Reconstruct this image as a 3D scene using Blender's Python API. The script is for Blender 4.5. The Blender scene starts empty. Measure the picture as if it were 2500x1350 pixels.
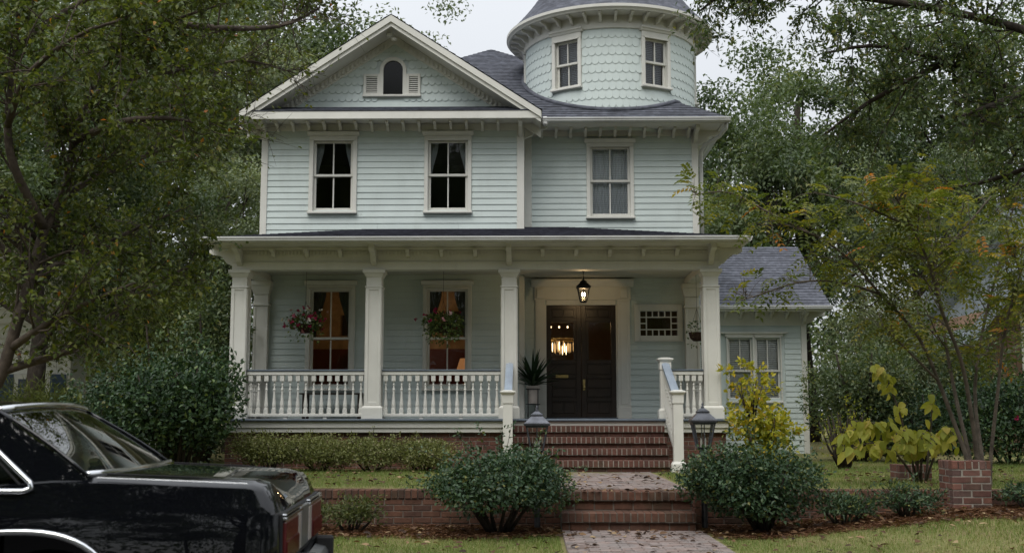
import bpy, bmesh, math, random
import numpy as np
from mathutils import Vector, Matrix
RAD = math.radians
random.seed(11)
rng = np.random.default_rng(11)
SC = bpy.context.scene
COL = SC.collection

# ------------------------------------------------------------------ camera, sky, sun, exposure
cam_data = bpy.data.cameras.new('camera')
cam = bpy.data.objects.new('camera', cam_data); COL.objects.link(cam)
cam_data.sensor_width = 36.0; cam_data.lens = 40.0; cam_data.clip_start = 0.05; cam_data.clip_end = 2000
cam.location = (0, 0, 1.30); cam.rotation_euler = (RAD(90 + 7.08), 0, RAD(0.91))
SC.camera = cam
cam_data.dof.use_dof = True; cam_data.dof.focus_distance = 19.5; cam_data.dof.aperture_fstop = 3.5

SUN_EL, SUN_AZ = 56.0, 200.0          # azimuth clockwise from +Y: the light comes from behind the camera, a little left
world = bpy.data.worlds.new('World'); SC.world = world; world.use_nodes = True
wn = world.node_tree; wn.nodes.clear()
sky = wn.nodes.new('ShaderNodeTexSky'); sky.sky_type = 'NISHITA'; sky.sun_disc = False
sky.sun_elevation = RAD(SUN_EL); sky.sun_rotation = RAD(SUN_AZ)
sky.air_density = 1.2; sky.dust_density = 1.5; sky.ozone_density = 1.0
hsv = wn.nodes.new('ShaderNodeHueSaturation'); hsv.inputs['Saturation'].default_value = 0.25; hsv.inputs['Value'].default_value = 1.0
# an even overcast deck over it: the usual overcast sky, brighter overhead than at the horizon
tc = wn.nodes.new('ShaderNodeTexCoord'); sx = wn.nodes.new('ShaderNodeSeparateXYZ')
cr = wn.nodes.new('ShaderNodeMapRange'); cr.inputs['From Min'].default_value = 0.0; cr.inputs['From Max'].default_value = 1.0; cr.inputs['To Min'].default_value = 2.05; cr.inputs['To Max'].default_value = 7.4
cl = wn.nodes.new('ShaderNodeTexNoise'); cl.inputs['Scale'].default_value = 2.2; cl.inputs['Detail'].default_value = 6
cv = wn.nodes.new('ShaderNodeMapRange'); cv.inputs['To Min'].default_value = 0.85; cv.inputs['To Max'].default_value = 1.15
mu_ = wn.nodes.new('ShaderNodeMath'); mu_.operation = 'MULTIPLY'
dc_ = wn.nodes.new('ShaderNodeMix'); dc_.data_type = 'RGBA'; dc_.blend_type = 'MULTIPLY'; dc_.inputs[0].default_value = 1.0; dc_.inputs[6].default_value = (.945, .985, 1.04, 1)
cm = wn.nodes.new('ShaderNodeMix'); cm.data_type = 'RGBA'; cm.inputs[0].default_value = 0.85
bg = wn.nodes.new('ShaderNodeBackground'); bg.inputs['Strength'].default_value = 0.15
wo = wn.nodes.new('ShaderNodeOutputWorld')
wn.links.new(sky.outputs[0], hsv.inputs['Color']); wn.links.new(tc.outputs['Generated'], sx.inputs[0]); wn.links.new(tc.outputs['Generated'], cl.inputs['Vector'])
wn.links.new(sx.outputs['Z'], cr.inputs['Value']); wn.links.new(cl.outputs['Fac'], cv.inputs['Value'])
wn.links.new(cr.outputs[0], mu_.inputs[0]); wn.links.new(cv.outputs[0], mu_.inputs[1]); wn.links.new(mu_.outputs[0], dc_.inputs[7])
wn.links.new(hsv.outputs[0], cm.inputs[6]); wn.links.new(dc_.outputs[2], cm.inputs[7])
wn.links.new(cm.outputs[2], bg.inputs['Color']); wn.links.new(bg.outputs[0], wo.inputs['Surface'])

sun_data = bpy.data.lights.new('sun', 'SUN'); sun_data.energy = 1.4; sun_data.angle = RAD(40); sun_data.color = (1.0, 0.96, 0.9)
sun = bpy.data.objects.new('sun', sun_data); COL.objects.link(sun)
a, e = RAD(SUN_AZ), RAD(SUN_EL)
to_sun = Vector((math.sin(a) * math.cos(e), math.cos(a) * math.cos(e), math.sin(e)))
sun.rotation_euler = to_sun.to_track_quat('Z', 'Y').to_euler()
SC.view_settings.view_transform = 'Standard'; SC.view_settings.look = 'None'; SC.view_settings.gamma = 1
SC.view_settings.use_curve_mapping = False
SC.view_settings.exposure = 0.62
SC.cycles.use_denoising = True
SC.cycles.max_bounces = 7; SC.cycles.diffuse_bounces = 3; SC.cycles.glossy_bounces = 3
SC.cycles.transparent_max_bounces = 10; SC.cycles.transmission_bounces = 4
SC.cycles.sample_clamp_indirect = 6

# ------------------------------------------------------------------ helpers
WL = {}
def link(o, parent=None):
    COL.objects.link(o)
    if parent is not None:
        o.parent = parent
        o.matrix_parent_inverse = Matrix.Translation(-WL.get(parent.name, Vector((0, 0, 0))))
    return o
def tag(o, label=None, cat=None, group=None, kind=None):
    if label: o['label'] = label
    if cat: o['category'] = cat
    if group: o['group'] = group
    if kind: o['kind'] = kind
    return o
def empty(name, loc, label=None, cat=None, group=None):
    o = bpy.data.objects.new(name, None); COL.objects.link(o); o.location = loc
    o.empty_display_size = 0.2
    WL[o.name] = Vector(loc)
    return tag(o, label, cat, group)
def copy_tree(o, parent=None):
    c = o.copy(); COL.objects.link(c); c.parent = parent
    if parent is not None: c.matrix_parent_inverse = o.matrix_parent_inverse.copy()
    for ch in list(o.children): copy_tree(ch, c)
    return c

class MB:
    """collects shapes; out() links them as one mesh object"""
    def __init__(s, M=None): s.v = []; s.f = []; s.M = M
    def add(s, vs, fs):
        b = len(s.v)
        if s.M is not None: vs = [s.M @ Vector(p) for p in vs]
        s.v += [tuple(p) for p in vs]; s.f += [[i + b for i in f] for f in fs]; return s
    def box(s, x0, x1, y0, y1, z0, z1):
        return s.add([(x0,y0,z0),(x1,y0,z0),(x1,y1,z0),(x0,y1,z0),(x0,y0,z1),(x1,y0,z1),(x1,y1,z1),(x0,y1,z1)],
                     [(0,3,2,1),(4,5,6,7),(0,1,5,4),(1,2,6,5),(2,3,7,6),(3,0,4,7)])
    def frustum(s, cx, cy, z0, z1, w0, d0, w1, d1):
        v = []
        for z, w, d in ((z0, w0, d0), (z1, w1, d1)):
            v += [(cx-w/2,cy-d/2,z),(cx+w/2,cy-d/2,z),(cx+w/2,cy+d/2,z),(cx-w/2,cy+d/2,z)]
        return s.add(v, [(0,3,2,1),(4,5,6,7),(0,1,5,4),(1,2,6,5),(2,3,7,6),(3,0,4,7)])
    def prism(s, poly, axis, a0, a1):
        n = len(poly)
        def P(p, a): return {'x': (a, p[0], p[1]), 'y': (p[0], a, p[1]), 'z': (p[0], p[1], a)}[axis]
        v = [P(p, a0) for p in poly] + [P(p, a1) for p in poly]
        f = [tuple(range(n))[::-1], tuple(range(n, 2*n))] + [(i, (i+1) % n, n+(i+1) % n, n+i) for i in range(n)]
        return s.add(v, f)
    def quad(s, *p): return s.add(list(p), [tuple(range(len(p)))])
    def tube(s, pts, radii, n=8, cap=True):
        pts = [Vector(p) for p in pts]
        if not hasattr(radii, '__len__'): radii = [radii]*len(pts)
        vs, fs = [], []; up = Vector((0, 0, 1)); prev = None
        for i, p in enumerate(pts):
            t = (pts[min(i+1, len(pts)-1)] - pts[max(i-1, 0)])
            t = t.normalized() if t.length > 1e-9 else Vector((0, 0, 1))
            if prev is None:
                u = t.cross(up if abs(t.z) < .95 else Vector((1, 0, 0))).normalized()
            else:
                u = (prev - t*prev.dot(t)).normalized()
            prev = u; w = t.cross(u)
            for k in range(n):
                an = 2*math.pi*k/n
                vs.append(p + (u*math.cos(an) + w*math.sin(an))*radii[i])
        for i in range(len(pts)-1):
            for k in range(n):
                fs.append((i*n+k, i*n+(k+1) % n, (i+1)*n+(k+1) % n, (i+1)*n+k))
        if cap: fs += [tuple(range(n))[::-1], tuple(range((len(pts)-1)*n, len(pts)*n))]
        return s.add(vs, fs)
    def lathe(s, prof, cx=0, cy=0, n=12, a0=0., a1=2*math.pi, cz=0):
        full = abs(a1-a0) > 6.28; m = n if full else n+1; vs, fs = [], []
        for r, z in prof:
            for k in range(m):
                an = a0 + (a1-a0)*k/n
                vs.append((cx+r*math.cos(an), cy+r*math.sin(an), z+cz))
        for i in range(len(prof)-1):
            for k in range(n):
                k2 = (k+1) % m
                fs.append((i*m+k, i*m+k2, (i+1)*m+k2, (i+1)*m+k))
        return s.add(vs, fs)
    def mesh(s, name):
        me = bpy.data.meshes.new(name); me.from_pydata(s.v, [], s.f); me.update(); return me
    def out(s, name, m, parent=None, smooth=False, bevel=0, kind=None, label=None):
        me = s.mesh(name); me.materials.append(m)
        if smooth: me.polygons.foreach_set('use_smooth', [True]*len(me.polygons))
        o = bpy.data.objects.new(name, me); link(o, parent)
        if smooth == 'auto':
            md = o.modifiers.new('split', 'EDGE_SPLIT'); md.split_angle = RAD(38)
        if bevel:
            md = o.modifiers.new('bevel', 'BEVEL'); md.width = bevel; md.segments = 1; md.limit_method = 'ANGLE'
        tag(o, label=label, kind=kind)
        return o
def place(me, name, loc, parent, rot=(0, 0, 0), sc=(1, 1, 1)):
    o = bpy.data.objects.new(name, me); link(o, parent)
    o.location = loc; o.rotation_euler = rot; o.scale = sc
    return o

# ------------------------------------------------------------------ materials
class NT:
    def __init__(s, name):
        s.m = bpy.data.materials.new(name); s.m.use_nodes = True; s.t = s.m.node_tree; s.t.nodes.clear()
        s.o = s.n('OutputMaterial')
    def n(s, kind, **kw):
        x = s.t.nodes.new('ShaderNode' + kind)
        for k, v in kw.items(): setattr(x, k, v)
        return x
    def l(s, a, b): s.t.links.new(a, b); return s
    def noise(s, scale, detail=4, rough=.55, coord='Object', stretch=None, seed=None):
        tc = s.n('TexCoord'); nz = s.n('TexNoise'); nz.inputs['Scale'].default_value = scale
        nz.inputs['Detail'].default_value = detail; nz.inputs['Roughness'].default_value = rough
        out = s.n('NewGeometry').outputs['Position'] if coord == 'World' else tc.outputs[coord]
        if stretch:
            mp = s.n('Mapping'); mp.inputs['Scale'].default_value = stretch; s.l(out, mp.inputs[0]); out = mp.outputs[0]
        s.l(out, nz.inputs['Vector']); return nz.outputs['Fac']
    def ramp(s, fac, stops, interp='LINEAR'):
        r = s.n('ValToRGB'); r.color_ramp.interpolation = interp; el = r.color_ramp.elements
        while len(el) < len(stops): el.new(.5)
        for i, (p, c) in enumerate(stops): el[i].position = p; el[i].color = (*c, 1)
        if fac is not None: s.l(fac, r.inputs[0])
        return r.outputs[0]
    def mix(s, fac, a, b, mode='MIX'):
        x = s.n('Mix', data_type='RGBA', blend_type=mode)
        for k, v in ((0, fac), (6, a), (7, b)):
            if hasattr(v, 'is_output'): s.l(v, x.inputs[k])
            elif k == 0: x.inputs[0].default_value = v
            else: x.inputs[k].default_value = (*v, 1)
        return x.outputs[2]
    def bump(s, h, strength=.3, dist=.01):
        b = s.n('Bump'); b.inputs['Strength'].default_value = strength; b.inputs['Distance'].default_value = dist
        s.l(h, b.inputs['Height']); return b.outputs[0]
    def bsdf(s, col, rough=.6, spec=.5, normal=None, **kw):
        p = s.n('BsdfPrincipled')
        if hasattr(col, 'is_output'): s.l(col, p.inputs['Base Color'])
        else: p.inputs['Base Color'].default_value = (*col, 1)
        if hasattr(rough, 'is_output'): s.l(rough, p.inputs['Roughness'])
        else: p.inputs['Roughness'].default_value = rough
        p.inputs['Specular IOR Level'].default_value = spec
        if normal is not None: s.l(normal, p.inputs['Normal'])
        for k, v in kw.items(): p.inputs[k.replace('_', ' ')].default_value = v
        s.l(p.outputs[0], s.o.inputs[0]); s.p = p
        return s.m
def mul(c, k): return tuple(min(1, x*k) for x in c)
def paint(name, col, rough=.55, var=.07, dirt=.25, rnd=.05, spec=.4, dirtcol=None):
    t = NT(name)
    c = t.ramp(t.noise(2.3, 6, .6, 'World'), [(.3, mul(col, 1-var)), (.7, mul(col, 1+var))])
    oi = t.n('ObjectInfo'); c = t.mix(1.0, c, t.ramp(oi.outputs['Random'], [(0, (1-rnd,)*3), (1, (1,)*3)]), 'MULTIPLY')
    if dirt:
        d = t.ramp(t.noise(1.6, 9, .72, 'World', (1, 1, .22)), [(.52, (0, 0, 0)), (.78, (1, 1, 1))])
        dm = t.n('Math', operation='MULTIPLY'); t.l(d, dm.inputs[0]); dm.inputs[1].default_value = dirt
        c = t.mix(dm.outputs[0], c, dirtcol or mul(col, .55))
    b = t.bump(t.noise(60, 3, .6, 'World', (1, 1, .3)), .12, .004)
    return t.bsdf(c, rough, spec, b)
def flat(name, col, rough=.5, spec=.5, metal=0., var=.1, scale=8, bump=0.0):
    t = NT(name)
    c = t.ramp(t.noise(scale, 5), [(.3, mul(col, 1-var)), (.7, mul(col, 1+var))])
    b = t.bump(t.noise(scale*6, 4), bump, .01) if bump else None
    m = t.bsdf(c, rough, spec, b); t.p.inputs['Metallic'].default_value = metal
    return m
def brick_mat(name, cols, moss=.3):
    t = NT(name); oi = t.n('ObjectInfo')
    n = len(cols)
    c = t.ramp(oi.outputs['Random'], [(i/(n-1), k) for i, k in enumerate(cols)])
    c = t.mix(.55, c, t.ramp(t.noise(14, 7, .65, 'World'), [(.3, (.25,)*3), (.7, (1.1,)*3)]), 'MULTIPLY')
    st = t.ramp(t.noise(2.2, 8, .7, 'World'), [(.5, (0, 0, 0)), (.72, (1, 1, 1))])
    sm = t.n('Math', operation='MULTIPLY'); t.l(st, sm.inputs[0]); sm.inputs[1].default_value = moss
    c = t.mix(sm.outputs[0], c, (.045, .05, .03))
    return t.bsdf(c, .9, .25, t.bump(t.noise(90, 5, .7, 'World'), .5, .006))
def leaf_mat(name, stops, rough=.42, spec=.5, transl=.3):
    t = NT(name); at = t.n('Attribute'); at.attribute_name = 'tint'
    c = t.ramp(at.outputs['Fac'], stops)
    p = t.n('BsdfPrincipled'); t.l(c, p.inputs['Base Color']); p.inputs['Roughness'].default_value = rough
    p.inputs['Specular IOR Level'].default_value = spec
    tr = t.n('BsdfTranslucent'); c2 = t.mix(1.0, c, (1.25, 1.25, .6), 'MULTIPLY'); t.l(c2, tr.inputs[0])
    mx = t.n('MixShader'); mx.inputs[0].default_value = transl
    t.l(p.outputs[0], mx.inputs[1]); t.l(tr.outputs[0], mx.inputs[2]); t.l(mx.outputs[0], t.o.inputs[0])
    return t.m
def glass_mat(name, tint=(.93, .95, .95), ior=1.5, wavy=.02, scale=5., rough=.0):
    t = NT(name)
    tr = t.n('BsdfTransparent'); tr.inputs[0].default_value = (*tint, 1)
    gl = t.n('BsdfGlossy'); gl.inputs['Roughness'].default_value = rough; gl.inputs['Color'].default_value = (1, 1, 1, 1)
    if wavy: t.l(t.bump(t.noise(scale, 2, .5, 'World'), wavy, .1), gl.inputs['Normal'])
    fr = t.n('Fresnel'); fr.inputs[0].default_value = ior
    mx = t.n('MixShader'); t.l(fr.outputs[0], mx.inputs[0]); t.l(tr.outputs[0], mx.inputs[1]); t.l(gl.outputs[0], mx.inputs[2])
    t.l(mx.outputs[0], t.o.inputs[0]); return t.m
def emit_mat(name, col, power):
    t = NT(name); em = t.n('Emission'); em.inputs[0].default_value = (*col, 1); em.inputs[1].default_value = power
    t.l(em.outputs[0], t.o.inputs[0]); return t.m

SIDING = paint('pale blue green paint', (.548, .618, .598), .6, .05, .4, .06, dirtcol=(.36, .395, .36))
SCALES = paint('pale blue green shingle paint', (.548, .618, .598), .6, .05, .4, .02, dirtcol=(.36, .395, .36))
TRIM = paint('cream trim paint', (.635, .63, .58), .55, .06, .4, .06, dirtcol=(.39, .38, .33))
SLATE = paint('slate blue porch paint', (.11, .135, .165), .5, .15, .3)
RAILCAP = paint('weathered grey rail paint', (.27, .32, .38), .6, .2, .4, dirtcol=(.5, .5, .48))
def roof_mat(name, c, w=.3, h=.14):
    t = NT(name); ge = t.n('NewGeometry')
    c1 = t.ramp(t.noise(5, 8, .7, 'World', (1, 1, 4)), [(.3, mul(c, .72)), (.7, mul(c, 1.3))])
    c2 = t.mix(.5, c1, t.ramp(t.noise(1.2, 5, .6, 'World'), [(.35, (.6,)*3), (.7, (1.25,)*3)]), 'MULTIPLY')
    c3 = t.mix(.6, c2, t.ramp(t.noise(9, 1, .5, 'World', (1, .35, 1.3)), [(.42, (.7,)*3), (.5, (1.0,)*3), (.58, (1.25,)*3)], 'CONSTANT'), 'MULTIPLY')
    return t.bsdf(c3, .88, .25, t.bump(t.noise(160, 3, .7, 'World'), .5, .006))
ROOF = roof_mat('grey asphalt shingle', (.098, .104, .126))
ROOF_DARK = roof_mat('dark porch shingle', (.05, .052, .068))
BRICKS = [(.17, .075, .055), (.21, .095, .07), (.13, .06, .05), (.24, .12, .09), (.12, .075, .066), (.18, .08, .06), (.19, .11, .095)]
BRICK = brick_mat('old red brick', BRICKS, .45)
BRICK_STEP = brick_mat('step brick', [(.118, .056, .042), (.14, .064, .048), (.098, .05, .04), (.155, .074, .056), (.118, .057, .046)], .6)
BRICK_BROWN = brick_mat('brown wall brick', [(.12, .062, .043), (.15, .074, .048), (.095, .053, .04), (.16, .082, .056), (.13, .06, .04)], .65)
MORTAR = flat('mortar', (.26, .235, .20), .95, .2, 0, .25, 12, .3)
MORTAR_DARK = flat('dirty mortar', (.14, .12, .10), .95, .2, 0, .3, 12, .3)
PAVER = brick_mat('pinkish paving brick', [(.26, .18, .155), (.31, .22, .19), (.22, .165, .15), (.34, .25, .215), (.25, .20, .185)], .35)
GLASS = glass_mat('old window glass', wavy=.035)
GLASS_DOOR = glass_mat('door glass', wavy=.02, ior=1.55)
WOOD_DARK = flat('dark stained oak', (.024, .0145, .010), .33, .5, 0, .35, 6, .15)
BLACK_METAL = flat('black lantern metal', (.02, .02, .022), .42, .5, .3, .2, 20)
LEAD_METAL = flat('weathered grey lantern metal', (.10, .105, .12), .4, .5, .7, .3, 14)
BRASS = flat('brass', (.55, .42, .18), .35, .5, 1.0, .2)
CHROME = flat('chrome', (.75, .76, .78), .12, .5, 1.0, .03)
BLIND = flat('white blind slat', (.84, .84, .82), .6)
BARK = flat('grey brown bark', (.075, .06, .048), .95, .2, 0, .45, 9, .9)
BARK_DARK = flat('dark bark', (.045, .037, .03), .95, .2, 0, .45, 9, .9)
BARK_PALE = flat('pale crape stem', (.105, .088, .07), .9, .2, 0, .4, 9, .6)
def curtain_mat(name, col, k=.5):
    t = NT(name); d = t.n('BsdfDiffuse'); d.inputs[0].default_value = (*col, 1)
    tr = t.n('BsdfTransparent'); mx = t.n('MixShader')
    w = t.n('TexWave'); w.inputs['Scale'].default_value = 9; w.inputs['Distortion'].default_value = 3; w.bands_direction = 'Z'
    tc = t.n('TexCoord'); t.l(tc.outputs['Object'], w.inputs[0])
    r = t.n('MapRange'); r.inputs['To Min'].default_value = k; r.inputs['To Max'].default_value = min(1, k+.3); t.l(w.outputs['Fac'], r.inputs[0])
    t.l(r.outputs[0], mx.inputs[0]); t.l(tr.outputs[0], mx.inputs[1]); t.l(d.outputs[0], mx.inputs[2]); t.l(mx.outputs[0], t.o.inputs[0]); return t.m
LACE = curtain_mat('white lace', (.82, .85, .88), .7)
LACE_DIM = curtain_mat('sheer lace', (.5, .54, .6), .25)
DRAPE = flat('grey green drape', (.11, .13, .125), .8, .2)
DRAPE_PALE = flat('pale drape', (.42, .45, .46), .8, .2)

def leaf_attr(me, tint, per):
    at = me.attributes.new('tint', 'FLOAT', 'FACE'); at.data.foreach_set('value', np.repeat(tint, per).astype(np.float32))
def np_mesh(name, V, F):
    me = bpy.data.meshes.new(name); V = np.asarray(V, np.float32); F = np.asarray(F, np.int32)
    m, k = F.shape
    me.vertices.add(len(V)); me.vertices.foreach_set('co', V.ravel())
    me.loops.add(m*k); me.loops.foreach_set('vertex_index', F.ravel())
    me.polygons.add(m); me.polygons.foreach_set('loop_start', np.arange(0, m*k, k, dtype=np.int32))
    me.update(calc_edges=True); return me
def unit(a): return a/np.maximum(np.linalg.norm(a, axis=1, keepdims=True), 1e-9)
def leaves(P, D, N, L, W, tint, m, name='foliage', parent=None, big=False, kind=None):
    """two folded triangles for each leaf, or eight for big ones"""
    n = len(P); D = unit(D); N = unit(N - D*np.sum(N*D, 1, keepdims=True)); S = np.cross(D, N)
    L = (np.ones(n)*L)[:, None]; W = (np.ones(n)*W)[:, None]
    if not big:
        fold = rng.uniform(.05, .3, (n, 1))
        V = np.stack([P, P+D*L*.45-S*W*.5+N*W*fold, P+D*L-N*L*.08, P+D*L*.45+S*W*.5+N*W*fold], 1).reshape(-1, 3)
        b = np.arange(n)*4; F = np.stack([np.stack([b, b+2, b+1], 1), np.stack([b, b+3, b+2], 1)], 1).reshape(-1, 3); per = 2
    else:
        pts = []; cur = rng.uniform(.1, .35, (n, 1))
        for t, w in ((0, 0), (.2, .8), (.45, 1), (.72, .72), (1, 0)):
            c = P+D*L*t-N*L*cur*t*t
            if w == 0: pts.append(c)
            else: pts += [c-S*W*.5*w+N*W*.16*w, c, c+S*W*.5*w+N*W*.16*w]
        V = np.stack(pts, 1).reshape(-1, 3); b = np.arange(n)*11
        tri = [(0, 2, 1), (0, 3, 2), (1, 2, 4), (2, 5, 4), (2, 3, 5), (3, 6, 5), (4, 5, 7), (5, 8, 7), (5, 6, 8), (6, 9, 8), (7, 8, 10), (8, 9, 10)]
        F = np.stack([np.stack([b+i for i in q], 1) for q in tri], 1).reshape(-1, 3); per = len(tri)
    me = np_mesh(name, V, F); leaf_attr(me, np.clip(tint, 0, 1), per); me.materials.append(m)
    o = bpy.data.objects.new(name, me); link(o, parent)
    if kind: o['kind'] = kind
    return o
def rdir(n): return unit(rng.normal(size=(n, 3)))
def clump(C, Rd, per, flatz=.65):
    """leaf points round clump centres, thicker towards each clump's outside"""
    C = np.repeat(np.asarray(C, float), per, 0); Rr = np.repeat(np.ones(len(C)//per)*Rd, per)[:, None]
    d = rdir(len(C)); rad = rng.uniform(0, 1, (len(C), 1))**.55
    return C + d*rad*Rr*np.array([1, 1, flatz]), d
def curve_pts(P, n):
    """resample a polyline smoothly"""
    P = np.asarray(P, float); k = len(P); t = np.linspace(0, k-1, n); out = []
    for q in t:
        i = min(int(q), k-2); f = q-i
        p0, p1, p2, p3 = P[max(i-1, 0)], P[i], P[i+1], P[min(i+2, k-1)]
        out.append(.5*((2*p1)+(-p0+p2)*f+(2*p0-5*p1+4*p2-p3)*f*f+(-p0+3*p1-3*p2+p3)*f**3))
    return np.array(out)
def lumps(d, seed, k=3.0):
    r = np.random.default_rng(seed); s = 0
    for i in range(7):
        w = r.normal(size=3)*k*(1+.5*i); s = s + np.sin(d@w + r.uniform(0, 6.28))/(1+.45*i)
    return s/2.6

# ------------------------------------------------------------------ ground, street, paths
GROUND_MAT = NT('lawn soil')
gc = GROUND_MAT.ramp(GROUND_MAT.noise(.9, 9, .7, 'World'), [(.3, (.15, .165, .05)), (.5, (.21, .20, .085)), (.68, (.24, .18, .10))])
gc = GROUND_MAT.mix(.7, gc, GROUND_MAT.ramp(GROUND_MAT.noise(22, 6, .7, 'World'), [(.3, (.45,)*3), (.7, (1.4,)*3)]), 'MULTIPLY')
GROUND_MAT = GROUND_MAT.bsdf(gc, .95, .1, GROUND_MAT.bump(GROUND_MAT.noise(40, 5, .7, 'World'), .8, .03))
def smooth(t): t = min(1, max(0, t)); return t*t*(3-2*t)
def zfront(x, y):
    """height of the strip between kerb and garden wall"""
    k = smooth((y-9.3)/3.2)
    return .05 + .015*k + .24*k*smooth((x-2.0)/3.2) + .012*math.sin(x*1.7)*math.sin(y*1.3)*smooth((y-8)/2)
def zupper(x, y):
    return .488 + .012*math.sin(x*.9+1)*math.sin(y*.8) + .10*smooth((y-19)/12)
g = MB()
xs = [-600, -120, -40] + [-20+i*.8 for i in range(0, 51)] + [40, 120, 600]
ys = [(-600, .1), (-60, .1), (-6.2, .1), (-6.15, -.10), (7.55, -.10), (7.6, None), (8.6, None), (9.6, None), (10.4, None), (11.2, None), (12, None), (12.6, None), (13.1, None), (13.3, 'lo'),
      (13.32, 'u'), (14.2, 'u'), (15.4, 'u'), (16.6, 'u'), (18, 'u'), (21, 'u'), (25, 'u'), (32, 'u'), (45, 'u'), (90, 'u'), (300, 'u'), (900, 'u')]
for y, z in ys:
    for x in xs:
        zz = z if isinstance(z, float) else (zfront(x, min(y, 13.1)) if z in (None, 'lo') else zupper(x, y))
        g.v.append((x, y, zz))
nx = len(xs)
for j in range(len(ys)-1):
    for i in range(nx-1): g.f.append([j*nx+i, j*nx+i+1, (j+1)*nx+i+1, (j+1)*nx+i])
tag(g.out('ground', GROUND_MAT, smooth=False), kind='structure')
asp = NT('asphalt'); ac = asp.ramp(asp.noise(30, 7, .7, 'World'), [(.3, (.035, .035, .036)), (.7, (.07, .07, .068))])
ASPHALT = asp.bsdf(ac, .9, .3, asp.bump(asp.noise(150, 4, .7, 'World'), .6, .01))
tag(MB().quad((-300, -6, -.006), (300, -6, -.006), (300, 7.4, -.006), (-300, 7.4, -.006)).out('street', ASPHALT), kind='structure')
CONCRETE = flat('concrete', (.28, .27, .25), .9, .2, 0, .2, 6, .4)
tag(MB().box(-60, 60, 7.4, 7.58, -.12, .095).out('kerb', CONCRETE, bevel=.015), kind='structure')

# paving bricks: the nearest rows singly, laid as real bricks
def unit_brick(name, m, bev=.06):
    """a 1x1x1 brick with chamfered front edges; front is -Y"""
    b = bev; v = []
    for y, i in ((0, b), (b, 0), (1, 0)):
        v += [(i, y, i), (1-i, y, i), (1-i, y, 1-i), (i, y, 1-i)]
    f = [(0, 3, 2, 1), (8, 9, 10, 11)]
    f = [(0, 1, 2, 3)[::1], (11, 10, 9, 8)]
    for k in (0, 4):
        for i in range(4): f.append((k+i, k+4+i, k+4+(i+1) % 4, k+(i+1) % 4))
    me = bpy.data.meshes.new(name); me.from_pydata(v, [], f); me.materials.append(m)
    bm = bmesh.new(); bm.from_mesh(me); bmesh.ops.recalc_face_normals(bm, faces=bm.faces); bm.to_mesh(me); bm.free()
    return me
UB = {k: unit_brick('brick_'+k, m) for k, m in (('house', BRICK), ('step', BRICK_STEP), ('brown', BRICK_BROWN))}
def lay(kind, x0, x1, y, z0, z1, parent, depth=.09, length=.205, gap=.010, offset=0., jit=.004, holes=(), zf=None):
    """a course of bricks along x, fronts at y"""
    x = x0 - offset
    while x < x1-.01:
        a0, a1 = max(x, x0), min(x+length, x1)
        if a1-a0 > .02:
            j = random.uniform(-jit, jit)
            place(UB[kind], 'brick', (a0, y+j, z0+random.uniform(-.0015, .0015)), parent, (0, random.uniform(-.004, .004), 0), (a1-a0, depth, z1-z0))
        x += length+gap
def lay_y(kind, y0, y1, x, z0, z1, parent, depth=.09, length=.205, gap=.01, offset=0., side=-1):
    """a course running along y; the face looks to -x (side -1) or +x"""
    y = y0-offset
    while y < y1-.01:
        a0, a1 = max(y, y0), min(y+length, y1)
        if a1-a0 > .02:
            if side < 0: place(UB[kind], 'brick', (x, a1, z0), parent, (0, 0, -math.pi/2), (a1-a0, depth, z1-z0))
            else: place(UB[kind], 'brick', (x, a0, z0), parent, (0, 0, math.pi/2), (a1-a0, depth, z1-z0))
        y += length+gap

def paving(name, poly_fn, y0, y1, zfn, label):
    base = MB(); big = MB(); y = y0; r = 0; n = 0
    xs0, xs1 = poly_fn(y0), poly_fn(y1)
    base.quad((xs0[0], y0, zfn(0, y0)-.012), (xs0[1], y0, zfn(0, y0)-.012), (xs1[1], y1, zfn(0, y1)-.012), (xs1[0], y1, zfn(0, y1)-.012))
    root = tag(base.out(name, MORTAR_DARK), kind='structure', label=label)
    mb = MB()
    while y < y1-.02:
        a0, a1 = poly_fn(y); x = a0-(r % 2)*.1; yy = min(y+.095, y1)
        while x < a1-.02:
            b0, b1 = max(x, a0), min(x+.197, a1)
            if b1-b0 > .02:
                z = zfn(0, y)+random.uniform(-.005, .004); zb = zfn(0, yy)+random.uniform(-.005, .004); c = .006
                mb.add([(b0, y, z-.03), (b1, y, z-.03), (b1, yy, zb-.03), (b0, yy, zb-.03), (b0+c, y+c, z), (b1-c, y+c, z), (b1-c, yy-c, zb), (b0+c, yy-c, zb)],
                       [(4, 5, 6, 7), (0, 1, 5, 4), (1, 2, 6, 5), (2, 3, 7, 6), (3, 0, 4, 7)])
            x += .204
        y += .102; r += 1
    t = mb.out('paving_bricks', PAVER_POS, root, kind='stuff')
    return root
pv = NT('paving brick field')
vc = pv.n('TexVoronoi'); vc.inputs['Scale'].default_value = 6.5; pv.l(pv.n('NewGeometry').outputs['Position'], vc.inputs['Vector'])
pc = pv.ramp(vc.outputs['Color'], [(.0, (.19, .145, .13)), (.35, (.25, .195, .175)), (.65, (.22, .19, .18)), (1, (.29, .235, .215))])
pc = pv.mix(.7, pc, pv.ramp(pv.noise(11, 7, .7, 'World'), [(.3, (.6,)*3), (.7, (1.25,)*3)]), 'MULTIPLY')
pc = pv.mix(pv.ramp(pv.noise(1.4, 7, .7, 'World'), [(.52, (0,)*3), (.75, (.5,)*3)]), pc, (.16, .16, .13))
PAVER_POS = pv.bsdf(pc, .9, .2, pv.bump(pv.noise(70, 5, .7, 'World'), .5, .008))
paving('front_path', lambda y: (.34-.0*(y), 1.87), 7.6, 12.62, lambda x, y: .088, None)
paving('garden_path', lambda y: (.0, 1.80), 13.30, 17.27, lambda x, y: .497, None)
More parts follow.
